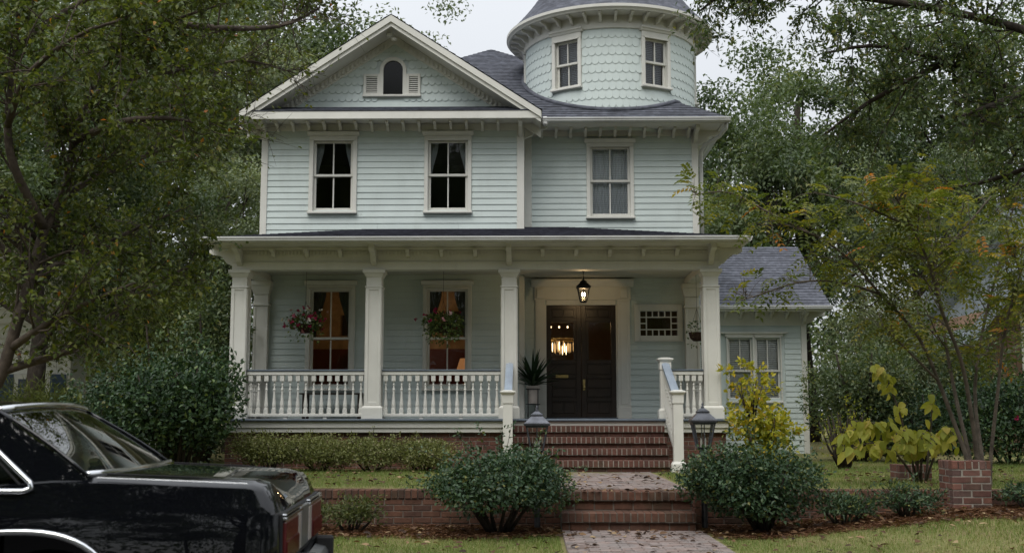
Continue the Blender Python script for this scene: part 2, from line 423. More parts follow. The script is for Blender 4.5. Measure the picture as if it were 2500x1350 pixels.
# a paved corner of the side path by the far pier
MB().box(5.5, 8.5, 12.15, 12.75, .2, .33).out('side_path', CONCRETE, bevel=.02)['kind'] = 'structure'

# ------------------------------------------------------------------ the garden wall, steps and piers
W_Y = 13.12
def wall_run(name, label, x0, x1, ztop):
    root = empty(name, (x0, W_Y, 0), label, 'wall')
    MB().box(x0, x1, W_Y+.007, W_Y+.24, -.05, ztop-.012).out('mortar_core', MORTAR_DARK, root)
    lay('brown', x0, x1, W_Y-.012, ztop-.100, ztop, root, .24, .066, .009, 0, .004)
    z = ztop-.108; r = 0
    while z > -.02:
        lay('brown', x0, x1, W_Y, z-.058, z, root, .09, .205, .010, .107*(r % 2), .003)
        z -= .068; r += 1
    return root
wall_run('garden_wall', 'low brown brick retaining wall left of the lower garden steps', -6.6, .34, .492)
wall_run('garden_wall', 'low brick retaining wall running right from the lower steps past the brick pier', 1.87, 5.9, .492)
st = empty('garden_steps', (1.1, 12.9, 0), 'two lower brick garden steps between the clipped bushes', 'steps')
MB().box(.34, 1.80, 12.908, 13.3, .385, .480).out('mortar_core', MORTAR_DARK, st)
MB().box(.34, 1.80, 12.608, 12.95, .172, .271).out('mortar_bed', MORTAR_DARK, st)
MB().box(.34, 1.80, 12.945, 13.3, .0, .3845).out('mortar_core', MORTAR_DARK, st)
MB().box(.34, 1.80, 12.645, 12.945, .0, .1715).out('mortar_core', MORTAR_DARK, st)
lay('brown', .345, 1.795, 12.90, .390, .487, st, .36, .066, .009)
lay('brown', .345, 1.795, 12.94, .285, .382, st, .08, .205, .012, .06)
lay('brown', .345, 1.795, 12.60, .178, .277, st, .34, .066, .009)
lay('brown', .345, 1.795, 12.64, .068, .170, st, .08, .205, .012, .13)
for k in range(5): lay_y('brown', 12.72, 13.14, 1.80, .075+.085*k, .15+.085*k, st, .06, .205, .01, .1*(k % 2), -1)
MB().box(1.815, 1.862, 12.74, 13.1, 0, .48).out('cheek_wall', MORTAR, st)
def pier(name, label, x0, y0, z0, ztop, s=.43):
    root = empty(name, (x0+s/2, y0+s/2, z0), label, 'pier')
    MB().box(x0+.004, x0+s-.004, y0+.004, y0+s-.004, z0-.2, ztop-.008).out('mortar_core', MORTAR, root)
    z = ztop; r = 0
    while z > z0-.05:
        h = .09 if r == 0 else .064
        ln = .066 if r == 0 else .205
        lay('house', x0, x0+s, y0, z-h, z, root, .1, ln, .011, 0 if r == 0 else .105*(r % 2), .003)
        lay_y('house', y0+.004, y0+s, x0, z-h, z, root, .1, ln, .011, 0 if r == 0 else .105*((r+1) % 2), -1)
        lay_y('house', y0+.004, y0+s, x0+s, z-h, z, root, .1, ln, .011, 0 if r == 0 else .105*((r+1) % 2), 1)
        z -= h+.011; r += 1
    return root
pier('brick_pier', 'taller square brick pier at the retaining wall, stems rising behind it', 4.69, 12.9, .28, .825)
pier('brick_pier', 'short brick pier on the lawn under yellow leaves', 4.75, 14.9, .49, .70, .41)

# ------------------------------------------------------------------ the house
house = empty('victorian_house', (-.9, 22, .49), 'pale blue green two storey house with round corner tower and columned front porch', 'house')
YL, YR, YP = 20.40, 20.95, 18.80          # left bay wall, right bay wall, porch column line
FL = 1.285                                # porch floor
def T(x=0, y=0, z=0, rz=0): return Matrix.Translation((x, y, z)) @ Matrix.Rotation(rz, 4, 'Z')

def wall_sheet(name, x0, x1, y, z0, z1, holes, M=None, mat=SIDING):
    xs = sorted({x0, x1, *[min(max(h[i], x0), x1) for h in holes for i in (0, 1)]})
    zs = sorted({z0, z1, *[min(max(h[i], z0), z1) for h in holes for i in (2, 3)]})
    mb = MB(M)
    for i in range(len(xs)-1):
        for j in range(len(zs)-1):
            cx, cz = (xs[i]+xs[i+1])/2, (zs[j]+zs[j+1])/2
            if any(h[0] < cx < h[1] and h[2] < cz < h[3] for h in holes): continue
            mb.box(xs[i], xs[i+1], y, y+.10, zs[j], zs[j+1])
    return mb.out(name, mat, house)
def clapboards(wall, x0, x1, y, z0, z1, covers, exp=.1145, M=None):
    z = z0
    while z < z1-.02:
        zt = min(z+exp, z1); cz = (z+zt)/2
        segs = [(x0, x1)]
        for h in covers:
            if h[2] < cz < h[3]:
                segs = [s for a, b in segs for s in ((a, min(b, h[0])), (max(a, h[1]), b)) if s[1]-s[0] > .02]
        cutsegs = []
        for a, b in segs:
            while b-a > 2.0 and random.random() < .75:
                c_ = a+random.uniform(.6, min(2.6, b-a-.4)); cutsegs.append((a, c_-.0012)); a = c_+.0012
            cutsegs.append((a, b))
        for a, b in cutsegs:
            j = random.uniform(-.0025, .0025); q = random.uniform(-.0015, .0015)
            MB(M).add([(a, y-.022+q, z+j), (b, y-.022-q, z+j), (b, y-.006, zt+.012), (a, y-.006, zt+.012), (a, y, z+j), (b, y, z+j), (b, y, zt+.012), (a, y, zt+.012)],
                      [(0, 1, 2, 3), (4, 5, 1, 0), (3, 2, 6, 7), (1, 5, 6, 2), (4, 0, 3, 7)]).out('clapboard', SIDING, wall)
        z += exp

def drape(mb, x0, x1, z0, z1, y, tie=None, side=1, n=22):
    """a pleated hanging; tie pulls the bottom towards one side"""
    rows = 9; vs, fs = [], []
    for r in range(rows+1):
        t = r/rows; z = z1+(z0-z1)*t
        a, b = x0, x1
        if tie:
            k = smooth(t*1.15)*tie
            if side > 0: b = x1-(x1-x0)*k
            else: a = x0+(x1-x0)*k
        for i in range(n+1):
            s = i/n; vs.append((a+(b-a)*s, y+.018*math.sin(i*1.9+r*.12), z))
    for r in range(rows):
        for i in range(n): fs.append((r*(n+1)+i, r*(n+1)+i+1, (r+1)*(n+1)+i+1, (r+1)*(n+1)+i))
    return mb.add(vs, fs)

def sash_window(M, w, ztop, zbot, gw, gz0, gz1, curtain=None, parent=house, cornice=.055, cs=.05, meet=None, panes=2, lower_panes=None, muntin=.011, blinds=False):
    """casing is the part; sashes, panes, muntins, sill, cornice and curtains are its sub-parts"""
    h = w/2; q = gw/2+.045; c = MB(M)
    c.box(-h, -q, -cs, .06, zbot+.04, gz1+.05); c.box(q, h, -cs, .06, zbot+.04, gz1+.05)
    c.box(-h, h, -cs, .06, gz1+.0505, ztop-.075)
    c.box(-q+.0005, q-.0005, .03, .06, zbot+.041, gz0-.046)
    win = c.out('window', TRIM, parent, bevel=.006)
    MB(M).prism([(-cs-.002, ztop-.0745), (-cs-.012, ztop-.07), (-cs-cornice*.6, ztop-.03), (-cs-cornice, ztop-.022), (-cs-cornice, ztop), (.0, ztop), (0, ztop-.0745)], 'x', -h-.012-cornice*.45, h+.012+cornice*.45).out('cornice', TRIM, win)
    MB(M).box(-h-.015, h+.015, -cs-.045, .06, zbot, zbot+.0395).out('sill', TRIM, win, bevel=.006)
    MB(M).box(-q-.02, q+.02, -cs-.014, -cs+.004, gz1+.035, gz1+.062).out('stop_bead', TRIM, win)
    zm = meet if meet else (gz0+gz1)/2
    for k, (z0, z1, y0) in enumerate(((zm, gz1, .012), (gz0, zm, .048))):
        s = MB(M)
        s.box(-q, -gw/2, y0, y0+.034, z0-(.022 if k == 0 else .045), z1+(.045 if k == 0 else .022)); s.box(gw/2, q, y0, y0+.034, z0-(.022 if k == 0 else .045), z1+(.045 if k == 0 else .022))
        s.box(-gw/2, gw/2, y0, y0+.034, z1 - (0 if k == 0 else .022), z1+(.045 if k == 0 else .022))
        s.box(-gw/2, gw/2, y0, y0+.034, z0-(.022 if k == 0 else .045), z0+(.022 if k == 0 else 0))
        sash = s.out('sash', TRIM, win, bevel=.004)
        za, zb = (z0+.022, z1) if k == 0 else (z0, z1-.022)
        np_ = panes if (k == 0 or lower_panes is None) else lower_panes
        xs = [-gw/2+gw*i/np_ for i in range(np_+1)]
        for i in range(1, np_): MB(M).box(xs[i]-muntin, xs[i]+muntin, y0-.001, y0+.033, za, zb).out('muntin', TRIM, win)
        for i in range(np_):
            tl = random.uniform(-.003, .003); tv = random.uniform(-.003, .003)
            MB(M).quad((xs[i], y0+.02+tl, za-.004), (xs[i+1], y0+.02-tl, za-.004), (xs[i+1], y0+.02-tl+tv, zb+.004), (xs[i], y0+.02+tl+tv, zb+.004)).out('pane', GLASS, win)
    if curtain == 'drape':
        for s in (-1, 1):
            drape(MB(M), *((-gw/2-.03, -.11) if s < 0 else (.11, gw/2+.03)), gz0+.5*(gz1-gz0), gz1+.03, .17, .72, -s).out('curtain', DRAPE, win, smooth=True)
            for o in win.children[-1:]: o.data.polygons.foreach_set('use_smooth', [True]*len(o.data.polygons))
    elif curtain == 'pale':
        for s in (-1, 1):
            drape(MB(M), *((-gw/2-.03, -.19) if s < 0 else (.19, gw/2+.03)), gz0+.4*(gz1-gz0), gz1+.03, .17, .75, -s).out('curtain', DRAPE_PALE, win, smooth=True)
    elif curtain in ('lace', 'lace_dim'):
        drape(MB(M), -gw/2-.03, gw/2+.03, gz0-.02, gz1+.03, .15, None, 1, 40).out('curtain', LACE if curtain == 'lace' else LACE_DIM, win, smooth=True)
    if blinds:
        z = gz1
        while z > gz0:
            MB(M).add([(-gw/2, .093, z-.031), (gw/2, .093, z-.031), (gw/2, .102, z+.003), (-gw/2, .102, z+.003)], [(0, 1, 2, 3)]).out('blind_slat', BLIND, win)
            z -= .042
    return win

# --- walls with their clapboards
upL = [(-3.60, .88, 6.505, 4.985), (-1.495, .865, 6.505, 4.985)]            # centre, width, top, bottom
holesUL = [(cx-.38, cx+.38, 5.05, 6.36) for cx, *_ in upL]
wUL = wall_sheet('wall', -4.90, -.12, YL, 4.0, 6.98, holesUL)
clapboards(wUL, -4.80, -.233, YL, 4.24, 6.53, [(cx-w/2+.03, cx+w/2-.03, b+.01, t-.01) for cx, w, t, b in upL])
upR = [(1.505, .885, 6.49, 4.975)]
wUR = wall_sheet('wall', -.12, 3.13, YR, 4.2, 6.98, [(1.12, 1.89, 5.03, 6.36)])
clapboards(wUR, .03, 3.03, YR, 4.36, 6.55, [(1.505-.41, 1.505+.41, 4.985, 6.48)])
for x0, x1, y in ((-4.92, -4.80, YL), (-.235, -.10, YL), (-.10, .035, YR), (3.03, 3.15, YR)):
    MB().box(x0, x1, y-.038, y+.08, 4.15, 6.56).out('corner_board', TRIM, house, bevel=.006)
MB().box(-.135, -.1005, YL+.081, YR-.001, 4.2, 6.6).out('return_board', SIDING, house)
for cx, w, t, b in upL: sash_window(T(cx, YL), w, t, b, .635, 5.105, 6.305, 'pale', meet=5.705)
sash_window(T(1.505, YR), .885, 6.49, 4.975, .655, 5.085, 6.305, 'lace', meet=5.70)
# lower storey under the porch roof
loL = [(-3.595, .885), (-1.49, .875)]
wLL = wall_sheet('wall', -4.90, -.12, YL, .6, 4.0, [(cx-.38, cx+.38, 1.86, 3.62) for cx, _ in loL])
clapboards(wLL, -4.66, -.20, YL, 1.29, 3.86, [(cx-.41, cx+.41, 1.80, 3.74) for cx, _ in loL], .113)
for cx, w in loL: sash_window(T(cx, YL), w, 3.755, 1.78, .64, 1.90, 3.565, 'drape', meet=2.72)
wLR = wall_sheet('wall', -.12, 3.13, YR, .6, 4.2, [(.28, 1.60, 1.2, 3.37), (2.03, 2.71, 2.80, 3.25)])
clapboards(wLR, -.10, 3.03, YR, 1.29, 3.86, [(.12, 1.83, 1.2, 3.80), (1.95, 2.78, 2.73, 3.36)], .113)
MB().box(-.20, -.10, YL-.03, YL+.06, FL, 3.84).out('corner_board', TRIM, house, bevel=.005)
MB().box(-.145, -.1005, YL+.061, YR-.001, FL, 3.9).out('return_board', TRIM, house)
# pilasters where the porch meets the wall
for cx, y in ((-4.83, YL), (2.97, YR)):
    p = MB(); p.box(cx-.13, cx+.13, y-.14, y, FL, 3.50); p.box(cx-.16, cx+.16, y-.17, y, FL+.002, 1.50)
    p.frustum(cx, y-.075, 3.501, 3.66, .27, .16, .36, .25); p.box(cx-.185, cx+.185, y-.21, y, 3.661, 3.74)
    p.box(cx-.15, cx+.15, y-.165, y, 3.30, 3.335)
    for a, b in ((-.13, -.085), (.085, .13)): p.box(cx+a, cx+b, y-.153, y-.1405, 1.52, 3.28)
    p.out('pilaster', TRIM, house, bevel=.005)
# side walls and back of the main block
MB().box(-4.90, -4.85, YL+.101, 28.8, .6, 6.98).out('wall', SIDING, house)
sw = MB().box(3.06, 3.13, YR+.101, 28.8, .6, 6.98).out('wall', SIDING, house)
for k in range(46):
    z = 1.29+k*.1145
    MB().add([(3.131, YR+.09, z), (3.131, 27, z), (3.131, 27, z+.12), (3.131, YR+.09, z+.12), (3.154, YR+.09, z), (3.154, 27, z), (3.137, 27, z+.12), (3.137, YR+.09, z+.12)],
             [(4, 5, 6, 7), (0, 1, 5, 4), (3, 7, 6, 2), (0, 4, 7, 3)]).out('clapboard', SIDING, sw)
MB().box(-4.9, 3.13, 28.75, 28.85, .6, 6.98).out('wall', SIDING, house)

# --- rooms behind the windows
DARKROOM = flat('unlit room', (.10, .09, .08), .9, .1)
def room(x0, x1, y0, y1, z0, z1, m, split=None, m2=None, ceil=None, floor=None):
    def faces(za, zb, mm, nm):
        MB().add([(x0, y0, za), (x0, y1, za), (x1, y1, za), (x1, y0, za), (x0, y0, zb), (x0, y1, zb), (x1, y1, zb), (x1, y0, zb)],
                 [(0, 1, 5, 4), (1, 2, 6, 5), (2, 3, 7, 6)]).out(nm, mm, house)
    if split: faces(z0, split, m2, 'wainscot'); faces(split, z1, m, 'room_wall')
    else: faces(z0, z1, m, 'room_wall')
    MB().quad((x0, y0, z0), (x1, y0, z0), (x1, y1, z0), (x0, y1, z0)).out('room_floor', floor or DARKROOM, house)
    MB().quad((x0, y0, z1), (x0, y1, z1), (x1, y1, z1), (x1, y0, z1)).out('room_ceiling', ceil or m, house)
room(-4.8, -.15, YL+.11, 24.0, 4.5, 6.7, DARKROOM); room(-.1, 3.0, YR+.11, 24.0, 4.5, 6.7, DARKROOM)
PAPER = flat('ochre wallpaper', (.42, .31, .19), .8, .2, 0, .3, 5); DADO = flat('deep red panelling', (.12, .022, .016), .6, .3)
room(-4.8, -.15, YL+.11, 23.6, 1.3, 3.95, PAPER, 2.72, DADO, flat('room ceiling', (.45, .38, .28), .9))
room(-.1, 3.0, YR+.13, 26.0, 1.3, 3.95, flat('hall wall', (.20, .13, .08), .8), None, None, flat('hall ceiling', (.35, .28, .2), .9))
MB().box(-1.9, -1.0, 22.3, 22.8, 1.3, 1.95).out('sideboard', WOOD_DARK, house)
for x, z, w_, h_ in ((-3.9, 3.0, .34, .42), (-3.2, 2.95, .5, .4), (-1.75, 3.0, .4, .5), (-2.4, 3.05, .3, .36)):
    MB().box(x, x+w_, 23.55, 23.59, z, z+h_).out('picture_frame', WOOD_DARK, house)
MB().box(-3.55, -2.75, 23.2, 23.58, 1.3, 2.75).out('cabinet', WOOD_DARK, house)

# --- the front door
door_y = YR+.02
dc = MB(); dc.box(.10, .272, YR-.055, YR+.02, FL+.002, 3.46); dc.box(1.608, 1.84, YR-.055, YR+.02, FL+.002, 3.46)
dc.box(.272, .30, YR-.02, YR+.06, FL+.002, 3.37); dc.box(1.58, 1.608, YR-.02, YR+.06, FL+.002, 3.37); dc.box(.30, 1.58, YR-.02, YR+.06, 3.366, 3.46)
dc.box(.085, 1.86, YR-.065, YR+.02, 3.461, 3.70); dc.box(.075, 1.87, YR-.08, YR+.02, 3.455, 3.475)
dc.box(.09, .28, YR-.075, YR+.02, FL+.003, 1.50); dc.box(1.60, 1.85, YR-.075, YR+.02, FL+.003, 1.50)
for a, b in ((.125, .245), (1.66, 1.79)): dc.box(a, b, YR-.062, YR-.0551, 1.54, 3.42); dc.box(a, b, YR-.10, YR-.0651, 3.49, 3.66)
dc.prism([(YR-.066, 3.7005), (YR-.08, 3.71), (YR-.11, 3.75), (YR-.15, 3.79), (YR-.165, 3.80), (YR-.165, 3.835), (YR+.02, 3.835), (YR+.02, 3.7005)], 'x', .025, 1.91)
dc.out('door_casing', TRIM, house, bevel=.005)
MB().box(.28, 1.60, YR-.06, YR+.05, FL-.0, FL+.022).out('door_sill', SLATE, house)
for s in (0, 1):
    x0, x1 = ((.302, .938), (.944, 1.578))[s]; w = x1-x0
    gx0, gx1 = ((.37, .80), (1.08, 1.49))[s]
    d = MB(); d.box(x0, x1, door_y+.022, door_y+.05, FL+.02, 2.36); d.box(x0, x1, door_y+.022, door_y+.05, 3.05, 3.362)
    for xa, xb in ((x0, gx0), (gx1, x1)): d.box(xa, xb, door_y+.022, door_y+.05, 2.36, 3.05)
    d.box(x0, x0+.085, door_y, door_y+.0219, FL+.02, 3.362); d.box(x1-.085, x1, door_y, door_y+.0219, FL+.02, 3.362)
    for z in (FL+.02, 1.60, 2.02, 2.29, 3.07, 3.30): d.box(x0+.0851, x1-.0851, door_y, door_y+.0219, z, z+.062)
    door = d.out('door', WOOD_DARK, house, bevel=.004)
    for (za, zb) in ((1.385, 1.58), (1.685, 1.83), (1.85, 2.0), (2.10, 2.27), (3.15, 3.285)):
        nc = 2 if (za in (1.385, 3.15)) else 1
        for k in range(nc):
            pa = x0+.105+(w-.21)*k/nc; pb = x0+.105+(w-.21)*(k+1)/nc-(.02 if nc > 1 else 0)
            MB().frustum((pa+pb)/2, door_y+.0145, za, zb, pb-pa, .014, pb-pa, .014).out('panel', WOOD_DARK, door, bevel=.006)
    MB().quad((gx0-.01, door_y+.035, 2.355), (gx1+.01, door_y+.035, 2.355), (gx1+.01, door_y+.036, 3.055), (gx0-.01, door_y+.036, 3.055)).out('pane', GLASS_DOOR, door)
    fr = MB()
    for xa, xb, za, zb in ((gx0-.025, gx0, 2.335, 3.075), (gx1, gx1+.025, 2.335, 3.075), (gx0, gx1, 2.335, 2.36), (gx0, gx1, 3.05, 3.075)): fr.box(xa, xb, door_y+.008, door_y+.0215, za, zb)
    fr.out('glass_bead', WOOD_DARK, door)
    if s == 0:
        MB().box(.47, .70, door_y-.012, door_y+.006, 2.03, 2.085).box(.495, .675, door_y-.016, door_y-.0125, 2.045, 2.07).out('mail_slot', BRASS, door, bevel=.003)
    else:
        MB().box(.965, 1.01, door_y-.01, door_y-.0005, 1.80, 2.0).out('handle_plate', BRASS, door, bevel=.003)
        MB(Matrix.Translation((.987, door_y-.0105, 1.86)) @ Matrix.Rotation(math.pi/2, 4, 'X')).lathe([(0, 0), (.012, 0), (.014, .03), (.028, .04), (.03, .055), (.018, .07), (0, .072)], 0, 0, 12).out('handle', BRASS, door, smooth=True)
# the small window of many panes beside the door
lw = MB(); lw.box(1.923, 2.03, YR-.045, YR+.05, 2.706, 3.38); lw.box(2.71, 2.807, YR-.045, YR+.05, 2.706, 3.38)
lw.box(2.03, 2.71, YR-.045, YR+.05, 3.255, 3.38); lw.box(2.03, 2.71, YR-.045, YR+.05, 2.706, 2.80); lw.box(1.91, 2.82, YR-.06, YR+.02, 2.69, 2.7055)
lead = lw.out('window', TRIM, house, bevel=.005)
gx0, gx1, gz0, gz1 = 2.03, 2.71, 2.80, 3.255; cw, rh = (gx1-gx0)/6, (gz1-gz0)/4
mu = MB(); t2 = .011; yy0, yy1 = YR-.012, YR+.018
for i in (1, 5): mu.box(gx0+cw*i-t2, gx0+cw*i+t2, yy0, yy1, gz0, gz1)
for j in (1, 3):
    mu.box(gx0, gx0+cw-t2, yy0, yy1, gz0+rh*j-t2, gz0+rh*j+t2); mu.box(gx1-cw+t2, gx1, yy0, yy1, gz0+rh*j-t2, gz0+rh*j+t2)
    mu.box(gx0+cw+t2, gx1-cw-t2, yy0, yy1, gz0+rh*j-t2, gz0+rh*j+t2)
for i in (2, 3, 4):
    mu.box(gx0+cw*i-t2, gx0+cw*i+t2, yy0, yy1, gz0, gz0+rh-t2); mu.box(gx0+cw*i-t2, gx0+cw*i+t2, yy0, yy1, gz1-rh+t2, gz1)
for xa, xb in ((gx0, gx0+cw-t2), (gx1-cw+t2, gx1)): mu.box(xa, xb, yy0, yy1, gz0+rh*2-t2, gz0+rh*2+t2)
mu.out('muntin', TRIM, lead)
TINTED = glass_mat('dull leaded glass', (.35, .38, .36), wavy=.05)
for i in range(6):
    for j in range(4):
        if 0 < i < 5 and 0 < j < 3: continue
        q = random.uniform(-.004, .004)
        MB().quad((gx0+cw*i, YR+.004+q, gz0+rh*j), (gx0+cw*(i+1), YR+.004-q, gz0+rh*j), (gx0+cw*(i+1), YR+.004-q, gz0+rh*(j+1)), (gx0+cw*i, YR+.004+q, gz0+rh*(j+1))).out('pane', TINTED, lead)
MB().quad((gx0+cw, YR+.004, gz0+rh), (gx1-cw, YR+.004, gz0+rh), (gx1-cw, YR+.004, gz1-rh), (gx0+cw, YR+.004, gz1-rh)).out('pane', TINTED, lead)

# --- porch
PX0, PX1 = -5.02, 3.22
MB().box(PX0, PX1, 18.45, YL+.0, FL-.038, FL).box(-.10, PX1, YL+.0005, YR, FL-.038, FL).out('porch_floor', SLATE, house, bevel=.01)
fb = MB()
for xa, xb in ((PX0+.03, -.28), (2.13, PX1-.03)):
    fb.box(xa, xb, 18.50, 18.56, 1.140, FL-.0385); fb.box(xa, xb, 18.525, 18.585, 1.066, 1.1395)
fb.box(-.28, 2.13, 18.50, 18.56, 1.175, FL-.0385)
fb.box(PX0+.03, PX0+.09, 18.5605, 20.4, 1.07, FL-.0385); fb.box(PX1-.09, PX1-.03, 18.5605, 20.9, 1.07, FL-.0385)
fb.out('porch_skirt', TRIM, house, bevel=.006)
foundation = MB().box(PX0+.06, -.27, 18.607, 18.75, .3, 1.06).out('foundation', MORTAR, house)
MB().box(2.13, PX1-.06, 18.607, 18.75, .3, 1.06).out('foundation', MORTAR, house)
MB().box(PX1-.2, PX1-.06, 18.751, 20.9, .3, 1.06).out('foundation', MORTAR, house)
z = 1.058; r = 0
while z > .44:
    for xa, xb in ((-4.96, -.27), (2.13, 3.16)): lay('house', xa, xb, 18.60, z-.058, z, foundation, .05, .205, .010, .107*(r % 2), .003)
    z -= .068; r += 1
CXS = (-4.815, -2.583, -.343, 2.98)
def column(cx, cy):
    c = MB(); w = .125
    c.box(cx-w, cx+w, cy-w, cy+w, FL, 3.73)
    c.box(cx-.172, cx+.172, cy-.172, cy+.172, FL+.001, 1.46); c.frustum(cx, cy, 1.4605, 1.50, .344, .344, .285, .285)
    c.box(cx-.148, cx+.148, cy-.148, cy+.148, 3.44, 3.465)
    c.frustum(cx, cy, 3.615, 3.68, .265, .265, .335, .335); c.box(cx-.182, cx+.182, cy-.182, cy+.182, 3.6805, 3.7385)
    for k in range(4):
        m = MB(T(cx, cy, 0, k*math.pi/2))
        for xa, xb, za, zb in ((-.125, -.078, 1.502, 3.438), (.078, .125, 1.502, 3.438), (-.0779, .0779, 3.40, 3.438), (-.0779, .0779, 1.502, 1.56)): m.box(xa, xb, -.138, -.1255, za, zb)
        c.v, c.f = c.v, c.f; c.add(m.v, m.f)
    return c.out('column', TRIM, house, bevel=.004)
for cx in CXS: column(cx, YP)
# entablature
en = MB()
en.box(-4.95, 3.115, YP-.125, YP+.125, 3.739, 3.86); en.box(-4.94, 3.105, YP-.112, YP+.112, 3.8605, 4.10)
en.box(-4.96, 3.125, YP-.138, YP-.1255, 3.850, 3.872)
for cx in (-4.815, 2.98):
    yb = YL if cx < 0 else YR
    en.box(cx-.125, cx+.125, YP+.126, yb-.001, 3.739, 3.86); en.box(cx-.112, cx+.112, YP+.1265, yb-.001, 3.8605, 4.10)
en.box(-4.97, 3.135, YP-.19, YP-.1125, 4.065, 4.105)
en.out('entablature', TRIM, house, bevel=.004)
PORCHWOOD = paint('porch ceiling paint', (.50, .50, .44), .5, .05, .15)
pcg = MB(); k = 0; y = YP+.13
while y < YR:
    pcg.box(-4.70, 2.87, y, y+.092, 3.865-.0, 3.90); y += .096
pcg.out('porch_ceiling', PORCHWOOD, house)
# soffit and dentils
sf = MB(); EX0, EX1, EY = -5.20, 3.44, 18.12
sf.box(EX0, EX1, EY, YP-.05, 4.106, 4.125); sf.box(EX0, -4.90, YP-.049, YL+.4, 4.106, 4.125); sf.box(3.07, EX1, YP-.049, YR+1.2, 4.106, 4.125)
sf.box(EX0-.01, EX1+.01, EY-.03, EY, 4.085, 4.16); sf.box(EX0-.03, EX0, EY+.001, YL+.4, 4.085, 4.16); sf.box(EX1, EX1+.03, EY+.001, YR+1.2, 4.085, 4.16)
sf.out('porch_soffit', TRIM, house)
dm = MB().box(0, .032, -.022, 0, -.062, 0).mesh('dentil'); dm.materials.append(TRIM)
x = -4.90
while x < 3.07:
    place(dm, 'dentil', (x, YP-.1125, 4.055), house); x += .062
def bracket_mesh(name, ln, ht, w):
    pr = [(0, 0), (-ln, 0), (-ln, -ht*.22), (-ln*.86, -ht*.34), (-ln*.66, -ht*.36), (-ln*.48, -ht*.46), (-ln*.38, -ht*.66), (-ln*.30, -ht*.82), (-ln*.16, -ht*.9), (0, -ht)]
    me = MB().prism(pr, 'x', -w/2, w/2).mesh(name); me.materials.append(TRIM); return me
BR_P, BR_BIG = bracket_mesh('bracket', .21, .125, .062), bracket_mesh('bracket', .42, .30, .085)
BR_U, BR_C = bracket_mesh('bracket', .27, .155, .05), bracket_mesh('bracket', .42, .26, .07)
for i, cx in enumerate(CXS):
    place(BR_BIG, 'bracket', (cx, YP-.1385, 4.104), house)
    if i < 3:
        n = (3, 3, 5)[i]
        for k in range(1, n+1): place(BR_P, 'bracket', (cx+(CXS[i+1]-cx)*k/(n+1), YP-.113, 4.062), house)
for yy in (19.2, 19.7, 20.2, 20.7):
    place(BR_P, 'bracket', (3.093, yy, 4.104), house, (0, 0, math.pi/2)); place(BR_P, 'bracket', (-4.928, yy, 4.104), house, (0, 0, -math.pi/2))
place(BR_BIG, 'bracket', (3.106, YP, 4.104), house, (0, 0, math.pi/2)); place(BR_BIG, 'bracket', (-4.941, YP, 4.104), house, (0, 0, -math.pi/2))
GUT = [(0, 0), (-.055, 0), (-.085, .025), (-.085, .055), (-.10, .06), (-.10, .085), (-.088, .085), (-.085, .075), (0, .075)]
def gutter(name, p0, p1, y, z, axis='x', flip=1):
    prof = [(y+flip*a, z+b) for a, b in GUT]
    return MB().prism(prof, axis, p0, p1).out(name, GUTTER, house)
GUTTER = paint('grey white gutter', (.55, .56, .55), .4, .08, .5, dirtcol=(.22, .21, .19))
gutter('gutter', EX0-.06, EX1+.06, EY-.032, 4.105); gutter('gutter', EY-.06, YL+.5, EX0-.032, 4.105, 'y'); gutter('gutter', EY-.06, YR+1.3, EX1+.032, 4.105, 'y', -1)

def courses(mb, b0, b1, t1, t0, exp=.125, lift=.012):
    """shingle courses on the plane b0 b1 (eave) t1 t0 (top)"""
    b0, b1, t1, t0 = map(Vector, (b0, b1, t1, t0)); n = (b1-b0).cross(t0-b0)
    if n.length < 1e-6: n = (b1-b0).cross(t1-b0)
    n.normalize(); n = n if n.z > 0 else -n
    L = max((t0-b0).length, (t1-b1).length)*.9; k = max(2, int(L/exp))
    vs, fs = [], []
    for i in range(k):
        for (t, h) in ((i/k, lift), (min(1, (i+1.0)/k), 0.001)):
            vs += [b0.lerp(t0, t)+n*h, b1.lerp(t1, t)+n*h]
        o = 4*i; fs.append((o, o+1, o+3, o+2))
        if i: fs.append((o-2, o-1, o+1, o))
    vs += [b0-n*.01, b1-n*.01]; m = len(vs); fs.append((m-2, m-1, 1, 0))
    return mb.add(vs, fs)
# porch roof: hipped at both ends
zE = 4.175; sl = .222; gx0, gx1, gy = EX0-.09, EX1+.09, EY-.09
rp = MB()
dL = YL-gy; dR = YR-gy
courses(rp, (gx0, gy, zE), (gx1, gy, zE), (gx1-dR, gy+dR, zE+sl*dR), (gx0+dR, gy+dR, zE+sl*dR), .14, .014)
courses(rp, (gx0, gy+dR, zE), (gx0, gy, zE), (gx0+dR, gy+dR, zE+sl*dR), (gx0+dR, gy+dR+.01, zE+sl*dR), .14, .014)
courses(rp, (gx1, gy, zE), (gx1, gy+dR+1.2, zE), (gx1-dR, gy+dR+1.2, zE+sl*dR), (gx1-dR, gy+dR, zE+sl*dR), .14, .014)
rp.out('porch_roof', ROOF_DARK, house)
